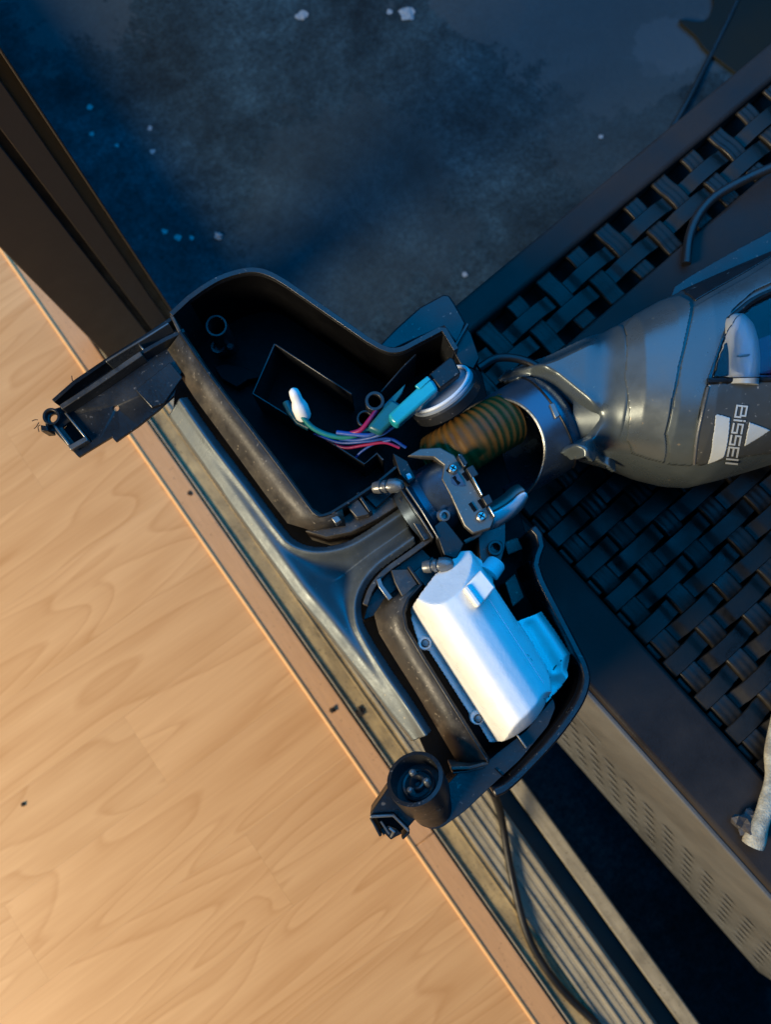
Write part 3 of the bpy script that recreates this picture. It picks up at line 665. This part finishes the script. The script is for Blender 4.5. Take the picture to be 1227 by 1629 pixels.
for (pts) in ([(604, 1326), (610, 1338), (612, 1334), (622, 1344), (630, 1339), (640, 1334), (632, 1326), (618, 1320)],):
    prism('torn_edge', pts, ZR - .012, ZR - .020, 'black', vc, zref=ZR)
# block behind the notch and the pieces next to the neck
blk = [(600, 553), (632, 520), (668, 488), (705, 468), (715, 469), (724, 482), (742, 514), (728, 550), (706, 521), (656, 543), (628, 556)]
prism('rear_block', blk, ZR - .026, ZR - .062, 'navy', vc, zref=ZR - .026, bevel=.0015)
prism('corner_fin', [(722, 548), (746, 512), (752, 520), (766, 560), (756, 578), (735, 570)], ZR - .010, ZR - .055, 'black', vc, zref=ZR)
wall('fin_edge', [(724, 551), (745, 514)], ZR - .006, ZR - .02, .0022, 'navy', vc)

# fittings between the chambers
def barb(p0, p1, r, mat='grey'):
    d = p1 - p0; L_ = np.linalg.norm(d)
    pr = [(0, r * .85), (.12 * L_, r), (.26 * L_, r), (.28 * L_, r * .8), (.36 * L_, r * .8), (.37 * L_, r * 1.05), (.46 * L_, r), (.47 * L_, r * .8), (.55 * L_, r * .82), (.57 * L_, r * 1.15), (.80 * L_, r * 1.1), (.97 * L_, r * .72), (L_, r * .55), (L_ + .0002, r * .34), (L_ - .004, r * .3), (L_ - .0041, r * .05)]
    return lathe('hose_barb', p0, d, pr, mat, vc, seg=24)
barb(W(595, 776, ZR + .002), W(641, 771, ZR + .010), .0040)
barb(W(674, 902, ZR + .002), W(721, 896, ZR + .008), .0040)
ring_c = W(697, 822, ZR - .012); lathe('hose_barb', ring_c, W(708, 820, ZR + .004) - ring_c, [(0, .0040), (.007, .0042), (.014, .0040), (.0165, .0034), (.0166, .0022), (.012, .0020), (.0119, .0001)], 'grey', vc, seg=24)
wall('divider', [(638, 778), (664, 815), (690, 856)], ZR + .002, ZR - .05, .0014, 'navy', vc)
prism('divider_plate', [(634, 790), (646, 778), (692, 850), (676, 858)], ZR - .008, ZR - .05, 'navy', vc, zref=ZR)
wall('divider_edge', [(646, 774), (672, 813), (698, 856)], ZR + .004, ZR - .004, .0010, 'grey', vc)
# hub of the brush drive: stepped drum
d0 = W(652, 822, ZR - .028); d1 = W(742, 762, ZR - .014); da = d1 - d0; Ld = np.linalg.norm(da)
lathe('drive_drum', d0, da, [(0, .016), (.001, .0205), (.008, .0215), (.0105, .0195), (.0115, .0215), (.0125, .0255), (.0165, .0262), (.0190, .0240), (.0205, .0225), (.030, .0225), (Ld, .020)], 'hood', vc, seg=48)
# bracket with slots and screws
brk = [(648, 728), (668, 716), (700, 714), (722, 726), (734, 742), (786, 828), (780, 842), (752, 850), (738, 838), (716, 790), (702, 764), (706, 742), (690, 730)]
prism('clamp_bracket', brk, ZR + .004, ZR - .004, 'bracket', vc, zref=ZR, bevel=.0008)
for (a, b) in (((722, 758), (731, 770)), ((737, 752), (746, 764)), ((748, 800), (757, 813)), ((762, 795), (771, 808)), ((712, 750), (717, 744))):
    wall('bracket_slot', [a, b], ZR + .0046, ZR + .002, .0022, 'inner_black', vc, bevel=0)
screw(721, 745, ZR + .0065, .0030, vc); screw(766, 821, ZR + .0065, .0032, vc)
for pts in ([(727, 726), (734, 722), (745, 738), (738, 745)], [(741, 746), (752, 740), (762, 756), (750, 762)], [(766, 792), (778, 786), (785, 800), (774, 806)]):
    prism('bracket_lug', pts, ZR + .010, ZR + .001, 'navy', vc, zref=ZR + .008, bevel=.0006)
for (a, b) in (((730, 722), (741, 742)), ((752, 758), (768, 788)), ((778, 805), (788, 822))):
    wall('bracket_edge', [a, b], ZR + .010, ZR + .004, .0013, 'steel', vc)
tube('bracket_foot', [W(740, 862, ZR - .005), W(752, 856, ZR - .004), W(763, 850, ZR - .004), W(770, 838, ZR - .004)], .0014, 'bracket', vc, seg=8)
prism('link_arm', [(690, 838), (706, 826), (738, 866), (726, 890), (706, 884)], ZR + .003, ZR - .02, 'black', vc, zref=ZR)
prism('link_arm', [(625, 722), (648, 735), (662, 762), (650, 772), (636, 756)], ZR + .003, ZR - .02, 'black', vc, zref=ZR)
prism('link_stud', [(645, 758), (652, 755), (656, 763), (649, 767)], ZR + .006, ZR, 'milky', vc, zref=ZR)
prism('post_plate', rounded([(765, 830), (812, 820), (812, 860), (800, 905), (780, 915), (768, 880)], 8, 4), ZR - .018, ZR - .05, 'navy', vc, zref=ZR)
ring('screw_post', 792, 868, 10, ZR - .010, ZR - .03, .0020, 'navy')
lathe('post_bore', W(792, 868, ZR - .019), (0, 0, 1), [(0, .003), (.002, .003)], 'inner_black', vc)
# suction hose: ribbed
hp = curve([W(698, 732, ZR - .026), W(722, 718, ZR - .018), W(748, 702, ZR - .014), W(776, 685, ZR - .016), W(806, 668, ZR - .022)], 50)
tube('suction_hose', hp, [.0182 + .00022 * math.cos(i / len(hp) * 2 * math.pi * 14) for i in range(len(hp))], 'hose', vc, seg=32)
# joint hood: a barrel with an oblique mouth towards the chambers
HZ = ZR - .033; HR = .0345
hc = W(786, 722, HZ); hx = W(786 + 85.7, 722 - 51.4, HZ) - hc; hx[2] = 0; hx /= np.linalg.norm(hx); hy = np.array([-hx[1], hx[0], 0.0]); hz = np.array([0, 0, 1.0])
def mouth(f): return .0275 * max(0.0, math.sin(f)) ** .9 - .002
NF, NA = 72, 22; V = []; F = []; HL = .053
for i in range(NF):
    f_ = 2 * math.pi * i / NF; m_ = mouth(f_)
    for k in range(NA):
        t = k / (NA - 1); a = m_ + (HL - m_) * t
        r = HR * (1.0 + .03 * math.sin(math.pi * min(1, max(0, a / HL)))) * (1 - max(0, (a - .040) / (HL - .040)) ** 2.2 * .28)
        V.append(hc + hx * a + r * (hy * math.cos(f_) + hz * math.sin(f_)))
for i in range(NF):
    for k in range(NA - 1):
        a = i * NA + k; b = ((i + 1) % NF) * NA + k; F.append([a, b, b + 1, a + 1])
F.append([i * NA + NA - 1 for i in range(NF)])
hood = mk('joint_hood', V, F, 'hood', vc, solid=.0018, smooth=50); ORG[hood] = ORG[vc]
tube('hood_rim', [hc + hx * mouth(f_) + HR * 1.004 * (hy * math.cos(f_) + hz * math.sin(f_)) for f_ in np.linspace(-.15, math.pi + .15, 50)], .0009, 'steel', hood, seg=8)
tube('hood_band', [hc + hx * .0400 + HR * 1.030 * (hy * math.cos(f_) + hz * math.sin(f_)) for f_ in np.linspace(0, math.pi, 40)], .0007, 'black', hood, seg=6)
b = W(884, 662, ZR - .010); prism('hood_stop', [(872, 646), (880, 643), (890, 664), (882, 669)], ZR + .004, ZR - .02, 'grey', vc, zref=ZR)
# tab below the rim
tabA = curve([(782, 838), (800, 832), (822, 818), (838, 802), (846, 786)], 4); tabB = curve([(776, 822), (792, 816), (812, 804), (828, 790), (838, 786)], 4)
ribbon('rim_tab', tabA, ZR - .016, tabB, ZR - .002, 'milky', vc, solid=.002, zref=ZR - .004)
ribbon('rim_tab_inner', [(p[0] - 3, p[1] - 3) for p in tabB], ZR - .002, [(p[0] - 10, p[1] - 16) for p in tabB], ZR - .010, 'bracket', vc, solid=.0015, zref=ZR - .004)
# cable drum disc beside the hood
kc = W(704, 625, ZR - .010); uh = W(690, 611, ZR - .010) - kc; uh /= np.linalg.norm(uh); kn = uh * .80 + np.array([0, 0, .60])
dk = lathe('cable_disc', kc - kn * .008, kn, [(0, .022), (.001, .0245), (.0075, .0250), (.0085, .0240)], 'navy', vc, seg=48); ORG[dk] = ORG[vc]
lathe('disc_face', kc + kn * .0005, kn, [(0, .0232), (.0012, .0232), (.0020, .0222), (.0021, .0005)], 'disc_grey', dk, seg=48)
tube('disc_lip', [kc + kn * .0035 + .0215 * (frame_of(kn)[1] * math.cos(a) + frame_of(kn)[2] * math.sin(a)) for a in np.linspace(0, 2 * math.pi, 49)], .0012, 'milky', dk, seg=8)
# wiring
def wire(pts, mat, r=.0016): tube('wire', curve([W(*p) for p in pts], 8), r * .78, mat, vc, seg=10)
zw = ZR - .008
wire([(480, 662, zw), (500, 682, zw - .004), (530, 694, zw - .006), (560, 694, zw - .006), (596, 680, zw - .003)], 'w_teal', .0022)
wire([(536, 688, zw - .004), (562, 691, zw - .002), (590, 692, zw), (610, 678, zw + .002), (628, 668, zw + .003)], 'w_blue', .0020)
wire([(540, 698, zw - .008), (570, 700, zw - .006), (604, 692, zw), (622, 682, zw + .002), (640, 668, zw + .003)], 'w_blue', .0016)
wire([(556, 690, zw - .003), (574, 684, zw), (588, 668, zw + .002), (600, 652, zw)], 'w_pink', .0020)
wire([(520, 700, zw - .016), (548, 712, zw - .014), (580, 708, zw - .010), (612, 704, zw - .008), (636, 712, zw - .010)], 'w_pink', .0014)
wire([(500, 690, zw - .016), (540, 704, zw - .012), (585, 702, zw - .006), (620, 698, zw - .006), (646, 712, zw - .010)], 'w_blue', .0013)
wire([(566, 728, zw - .018), (576, 718, zw - .014), (596, 706, zw - .010), (622, 700, zw - .006)], 'w_blue', .0011)
c0 = W(483, 662, ZR - .012); c1 = W(467, 622, ZR + .002)
lathe('wire_cap', c0, c1 - c0, [(-.002, .0040), (0, .0052), (.007, .0054), (.010, .0046), (.012, .0037), (.0165, .0036), (.0195, .0030), (.0210, .0012), (.0212, .0001)], 'white', vc, seg=24)
tube('wire_clip', [W(455, 640, ZR - .018), W(462, 655, ZR - .018), W(475, 672, ZR - .018), (W(492, 680, ZR - .018))], .0026, 'teal_dark', vc)
prism('connector_sleeve', [(617, 661), (680, 603), (690, 606), (698, 622), (632, 678), (624, 672)], ZR + .012, ZR + .001, 'teal', vc, zref=ZR + .010, bevel=.002, seg=3)
prism('connector_sleeve', [(584, 682), (622, 636), (644, 648), (632, 668), (606, 692)], ZR + .003, ZR - .006, 'teal_dark', vc, zref=ZR, bevel=.002)
prism('connector_plug', [(682, 598), (716, 570), (722, 574), (733, 596), (700, 621)], ZR + .011, ZR + .002, 'black', vc, zref=ZR + .008, bevel=.001)
prism('connector_lip', [(660, 616), (680, 600), (686, 606), (668, 622)], ZR + .0128, ZR + .010, 'teal', vc, zref=ZR + .010)
prism('inner_flap', [(606, 640), (646, 602), (640, 618), (616, 650)], ZR - .010, ZR - .012, 'teal_dark', vc, zref=ZR)

# --- body: lofted shell; height over the middle plane as a function of place
BZ, BH = .445, .066
bx = np.array([830, 880, 930, 985, 1030, 1075, 1110, 1160, 1227, 1320, 1420, 1500.])
bT = np.array([590, 574, 556, 524, 500, 478, 462, 440, 412, 380, 360, 360.])
bB = np.array([700, 716, 728, 740, 757, 768, 770, 758, 738, 708, 680, 660.])
bHh = np.array([.30, .45, .62, .85, .95, 1, 1, 1, 1, 1, 1, .95]) * BH
def z_body(x, y):
    t = np.interp(x, bx, bT); bb_ = np.interp(x, bx, bB); v = (y - (t + bb_) / 2) / ((bb_ - t) / 2)
    return BZ + np.interp(x, bx, bHh) * np.clip(1 - np.abs(v) ** 2.5, 0, 1) ** (1 / 2.5)
def toq(px, py, dz=0):
    z = BZ + BH
    for _ in range(12):
        w = W(px, py, z); q = PXL((w[0], w[1], BZ)); z = .5 * z + .5 * (float(z_body(np.array([q[0]]), np.array([q[1]]))[0]) + dz)
    return q
bpx = np.linspace(895, 1500, 60)
core = [(x, np.interp(x, bx, bT) + .5) for x in bpx] + [(x, np.interp(x, bx, bB) - .5) for x in bpx[::-1]]
def loft(name, sign, mat):
    nt_ = 56; V = []; F = []
    for x in bpx:
        t_, b_ = np.interp(x, bx, bT), np.interp(x, bx, bB)
        for k in range(nt_ + 1):
            v = -math.cos(math.pi * k / nt_); y = (t_ + b_) / 2 + (b_ - t_) / 2 * v; w = W(x, y, BZ)
            V.append((w[0], w[1], BZ + sign * np.interp(x, bx, bHh) * max(0, 1 - abs(v) ** 2.5) ** .4))
    m = nt_ + 1
    for i in range(len(bpx) - 1):
        for k in range(nt_): F.append([i * m + k, i * m + k + 1, (i + 1) * m + k + 1, (i + 1) * m + k])
    return mk(name, V, F, mat, vc, smooth=70)
body = loft('body_shell', 1, 'shell'); loft('lower_shell', -1, 'shell')
def panel(name, poly_px, mat, dz, cell=1.6, parent=vc, solid=.0012, conv=True, **k):
    q = [toq(*p, dz) for p in poly_px] if conv else poly_px
    return field(name, q, BZ, lambda x, y: z_body(x, y) + dz, mat, parent, cell=cell, solid=solid, smooth=50, **k)
# rounded middle panel and band
panel('middle_panel', [(993, 520), (1010, 500), (1040, 482), (1080, 470), (1097, 478), (1100, 486), (1094, 520), (1080, 580), (1068, 640), (1058, 690), (1056, 738), (1030, 731), (1004, 722), (997, 700), (994, 600)], 'shell_mid', .0016)
panel('neck_band', [(1104, 488), (1190, 440), (1260, 396), (1270, 430), (1200, 462), (1166, 492), (1148, 540), (1128, 600), (1112, 660), (1105, 736), (1098, 742), (1061, 740), (1061, 690), (1072, 640), (1084, 580), (1098, 520)], 'shell', .0020)
panel('upper_panel', [(1074, 456), (1100, 438), (1160, 404), (1260, 350), (1260, 388), (1190, 430), (1106, 478), (1090, 466)], 'navy', .0012)
lp = panel('logo_panel', [(1128, 612), (1290, 606), (1290, 712), (1227, 722), (1112, 742), (1104, 736), (1108, 690), (1118, 640)], 'logo_panel', .0045, solid=.004)
ORG[lp] = ORG[vc]
win = [(1133, 604), (1142, 570), (1156, 528), (1172, 504), (1200, 484), (1290, 440), (1290, 600)]
panel('tank_recess', win, 'inner_black', .0014)
panel('filter_panel', [(1206, 540), (1290, 510), (1290, 594), (1206, 596)], 'purple', .0020, solid=.0006)
def bp(px, py, dz): q = toq(px, py, dz); w = W(*q, BZ); return np.array([w[0], w[1], float(z_body(np.array([q[0]]), np.array([q[1]]))[0]) + dz])
el = curve([bp(1182, 612, .002), bp(1184, 585, .003), bp(1183, 555, .003), bp(1176, 528, .001), bp(1164, 508, -.003)], 6)
tube('duct_elbow', el, [.0086] * (len(el) - 6) + [.0084, .008, .0076, .007, .006, .005], 'elbow', vc, seg=20)
tube('elbow_rib', [bp(1168, 568, .0035), bp(1176, 567, .0105), bp(1188, 566, .0118), bp(1198, 563, .0100), bp(1206, 560, .0040)], .0008, 'grey', vc, seg=6)
panel('tank_window', win, 'glass', .0135, solid=.0010, cell=4)
tube('window_gasket', [bp(*p, .002) for p in curve([(1160, 510), (1172, 500), (1200, 478), (1240, 460), (1280, 446)], 5)], .0022, 'black', vc, seg=8)
tube('panel_gasket', [bp(*p, .004) for p in curve([(1126, 606), (1160, 605), (1200, 604), (1240, 603), (1285, 601)], 4)], .0020, 'black', vc, seg=8)
tube('panel_trim', [bp(*p, .0045) for p in curve([(1127, 616), (1119, 650), (1110, 692), (1105, 738)], 4)], .0010, 'grey', vc, seg=8)
# print: wordmark running down the panel, and the two halves of the arrow mark
dzp = .0050
def decal(name, pts):
    return panel(name, pts, 'print', dzp + .0003, cell=1.2, parent=lp, solid=.0004)
decal('arrow_tail', [(1139, 661), (1142, 659.5), (1150, 661), (1162, 665), (1160, 690), (1152, 728), (1140, 734), (1126, 739), (1134, 700)])
decal('arrow_head', [(1193, 672), (1226, 685), (1208, 697), (1188, 709), (1185, 710), (1189, 690)])
rd = np.array([-.185, .983]); up = np.array([.985, .10])
def letter(org, w, h, strokes, t=3.0):
    parts = []
    for (x0_, y0_, x1_, y1_) in strokes:
        a = np.array([x0_ * w, y0_ * h], float); b = np.array([x1_ * w, y1_ * h], float); d = b - a; L_ = np.linalg.norm(d); d /= L_; nn = np.array([-d[1], d[0]]) * t / 2
        a = a - d * t * .5; b = b + d * t * .5
        q = [a - nn, b - nn, b + nn, a + nn]; pp = [np.array(org) + rd * c[0] + up * c[1] for c in q]
        v = [bp(p[0], p[1], dzp) for p in pp]; v2 = [np.array(z_) + (0, 0, .0003) for z_ in v]
        parts.append((v + v2, [[3, 2, 1, 0], [4, 5, 6, 7], [0, 1, 5, 4], [1, 2, 6, 5], [2, 3, 7, 6], [3, 0, 4, 7]]))
    V, F = join(parts); mk('letter', V, F, 'print', lp, smooth=0)
o0 = np.array([1173.0, 645.5])
SB = [(0, 0, 0, 1), (0, 1, .85, 1), (.85, 1, .85, .55), (0, .53, 1, .53), (1, .5, 1, 0), (0, 0, 1, 0)]
SI = [(0, 0, 0, .72), (0, .98, 0, 1.05)]
SS = [(1, 1, 0, 1), (0, 1, 0, .52), (0, .5, 1, .5), (1, .48, 1, 0), (1, 0, 0, 0)]
SE = [(0, 0, 0, 1), (0, 1, 1, 1), (0, .5, .9, .5), (0, 0, 1, 0)]
SL = [(0, 0, 0, 1)]
pos = 0
for (w_, h_, s_, adv) in ((18, 16, SB, 23.5), (1, 16, SI, 6), (14, 15, SS, 19), (14, 15, SS, 19), (14, 15, SE, 19), (1, 17, SL, 6.5), (1, 17, SL, 6)):
    letter(o0 + rd * pos, w_, h_, s_, 2.6); pos += adv
# neck yoke joining the body to the hood
yk = [(800, 578), (830, 566), (880, 552), (930, 532), (975, 506), (1000, 520), (1000, 735), (975, 722), (960, 716), (944, 736), (912, 728), (896, 716), (905, 700), (936, 690), (944, 668), (930, 655), (905, 632), (880, 608), (850, 586), (820, 584)]
def z_yoke(x, y):
    p = np.column_stack([x, y]); zb = z_body(np.maximum(x, 900), y)
    t = smooth01((x - 800) / 200)
    z = (ZR - .004) + .016 * t
    r1, _ = nearest(p, [(884, 600), (915, 632), (940, 652)]); r2, _ = nearest(p, [(944, 664), (958, 676), (972, 700)]); r3, _ = nearest(p, [(905, 712), (944, 728)])
    pit, _ = nearest(p, [(910, 690), (948, 668)]); edge, _ = nearest(p, yk[-10:] + yk[:1]); edge2, _ = nearest(p, yk[:6])
    z = z + .0014 * np.exp(-(r1 / 11) ** 2) + .002 * np.exp(-(r2 / 10) ** 2) + .003 * np.exp(-(r3 / 9) ** 2) - .008 * np.exp(-(pit / 14) ** 2)
    z = z - .012 * smooth01((14 - edge) / 14) - .016 * smooth01((26 - edge2) / 26)
    q = np.array([625., 1029.]) + (p - np.array([625., 1029.])) * (HC - ZR) / (HC - BZ); zq = z_body(np.maximum(q[:, 0], 900), q[:, 1])
    t2 = smooth01((x - 925) / 55); z = z * (1 - t2) + (np.maximum(zq, BZ + .01) + .0012 - .004 * smooth01((x - 985) / 15)) * t2
    return z
field('neck_yoke', yk, ZR, z_yoke, 'shell', vc, cell=2, solid=.003, smooth=60)
tube('yoke_gasket', [W(*p, ZR - .012) for p in curve([(762, 586), (790, 570), (828, 572), (862, 588), (888, 616), (904, 652), (908, 690)], 6)], .0028, 'black', vc, seg=10)

# ------------------------------------------------------------------ loose things
cb = tube('power_cable', curve([W(786, 1262, .06), W(798, 1300, .02), W(812, 1380, .006), W(834, 1470, .006), W(862, 1530, .004), W(905, 1585, .002), W(960, 1640, .001), W(1040, 1740, .001)], 8), .0044, 'cable', None, seg=12)
tag(cb, 'thin black cable lying across the ribbed door sill, bottom right of the photo', 'cable')
cb = tube('patio_cable', curve([W(1200, -60, PZ + .004), W(1165, 20, PZ + .006), W(1128, 95, PZ + .005), W(1095, 160, PZ + .008), W(1060, 222, PZ + .005), W(1000, 330, PZ + .005)], 8), .0042, 'cable', None, seg=12)
tag(cb, 'black cable on the concrete patio running behind the woven table edge', 'cable')
cb = tube('looped_cord', curve([W(1300, 235, TZ + .02), W(1240, 262, TZ + .016), W(1190, 284, TZ + .012), W(1140, 312, TZ + .008), W(1112, 342, TZ + .006), W(1097, 378, TZ + .005), W(1092, 420, TZ + .005)], 8), .0038, 'cable', None, seg=12)
tag(cb, 'thick black cord bending over the weave strip of the table, upper right', 'cord')
st = np.array([W(1198, 1344, TZ + .008), W(1207, 1318, TZ + .010), W(1220, 1280, TZ + .010), W(1228, 1240, TZ + .009), W(1229, 1200, TZ + .008), W(1234, 1160, TZ + .008), W(1250, 1110, TZ + .008)])
sp = curve(st, 10); rad = [.0074 - .0024 * min(1, i / 25) + .0004 * math.sin(i * .35) for i in range(len(sp))]
stick = tube('weathered_stick', sp, rad, 'bark', None, seg=14, smooth=70)
tag(stick, 'pale weathered stick with a cut end lying on the table edge, right of the photo', 'stick')
def crumple(name, c, r, mat, label, cat, group=None, flat=.5, n=40):
    bm = bmesh.new(); bmesh.ops.create_icosphere(bm, subdivisions=2, radius=1)
    V = []
    for v in bm.verts: k = r * random.uniform(.55, 1.25); V.append((c[0] + v.co.x * k, c[1] + v.co.y * k, c[2] + (v.co.z * .98 + 1) * k * flat))
    F = [[v.index for v in f.verts] for f in bm.faces]; bm.free()
    o = mk(name, V, F, mat, None, smooth=0); tag(o, label, cat, group); return o
crumple('dry_leaf', W(1184, 1306, TZ + .0005), .0105, 'leafbit', 'dark crumpled dry leaf beside the cut end of the pale stick', 'leaf', flat=.6)
crumple('dirt_clump', W(530, 1129, .0014), .0040, 'dirt', 'black dirt crumb on the orange nosing strip', 'dirt', flat=.5)
crumple('dirt_clump', W(574, 1131, -.0055), .0060, 'dirt', 'larger black dirt clump in the sill channel next to the nosing', 'dirt', flat=.5)
crumple('dirt_clump', W(37, 1279, .0002), .0026, 'dirt', 'tiny dark crumb alone on the laminate near the left edge', 'dirt', flat=.5)
crumple('dirt_clump', W(302, 785, .0014), .0032, 'dirt', 'small dark smear of dirt on the nosing beside the grey bumper', 'dirt', flat=.15)
crumple('blue_chip', W(348, 377, PZ + .001), .0065, 'chip', 'brightest pale chip on the dark concrete, above the black chamber rim', 'chip', flat=.4)
for (px, py, r, lb) in ((143, 172, .006, 'pale chip on the concrete, nearest the door frame top'), (146, 214, .005, 'pale chip on the concrete just below the one nearest the frame'),
        (239, 205, .005, 'topmost of the pale chips between the door frame and patio middle'), (186, 232, .004, 'small pale chip beside the door frame at mid height'),
        (243, 242, .005, 'pale chip under the topmost chip of the frame cluster'), (409, 250, .005, 'lone pale chip on open concrete right of the frame cluster'),
        (343, 300, .004, 'tiny pale chip straight above the brightest chip'), (262, 369, .006, 'left chip of the row of three beside the brightest chip'),
        (283, 379, .007, 'middle chip of the row of three beside the brightest chip'), (305, 379, .005, 'right chip of the row of three beside the brightest chip'),
        (481, 26, .012, 'left of the two large pale chips at the top edge'), (648, 24, .016, 'largest pale chip on the concrete at the top edge'),
        (620, 20, .006, 'small pale chip touching the largest one at the top edge'), (690, 158, .004, 'tiny pale chip alone on the middle of the patio'),
        (740, 437, .005, 'pale chip next to the table corner behind the chamber notch'), (956, 218, .005, 'tiny pale chip near the outer table edge')):
    crumple('stone_chip', W(px, py, PZ + .0005), r * .8, 'chip', lb, 'chip', 'pale chips scattered on the patio', flat=.12)

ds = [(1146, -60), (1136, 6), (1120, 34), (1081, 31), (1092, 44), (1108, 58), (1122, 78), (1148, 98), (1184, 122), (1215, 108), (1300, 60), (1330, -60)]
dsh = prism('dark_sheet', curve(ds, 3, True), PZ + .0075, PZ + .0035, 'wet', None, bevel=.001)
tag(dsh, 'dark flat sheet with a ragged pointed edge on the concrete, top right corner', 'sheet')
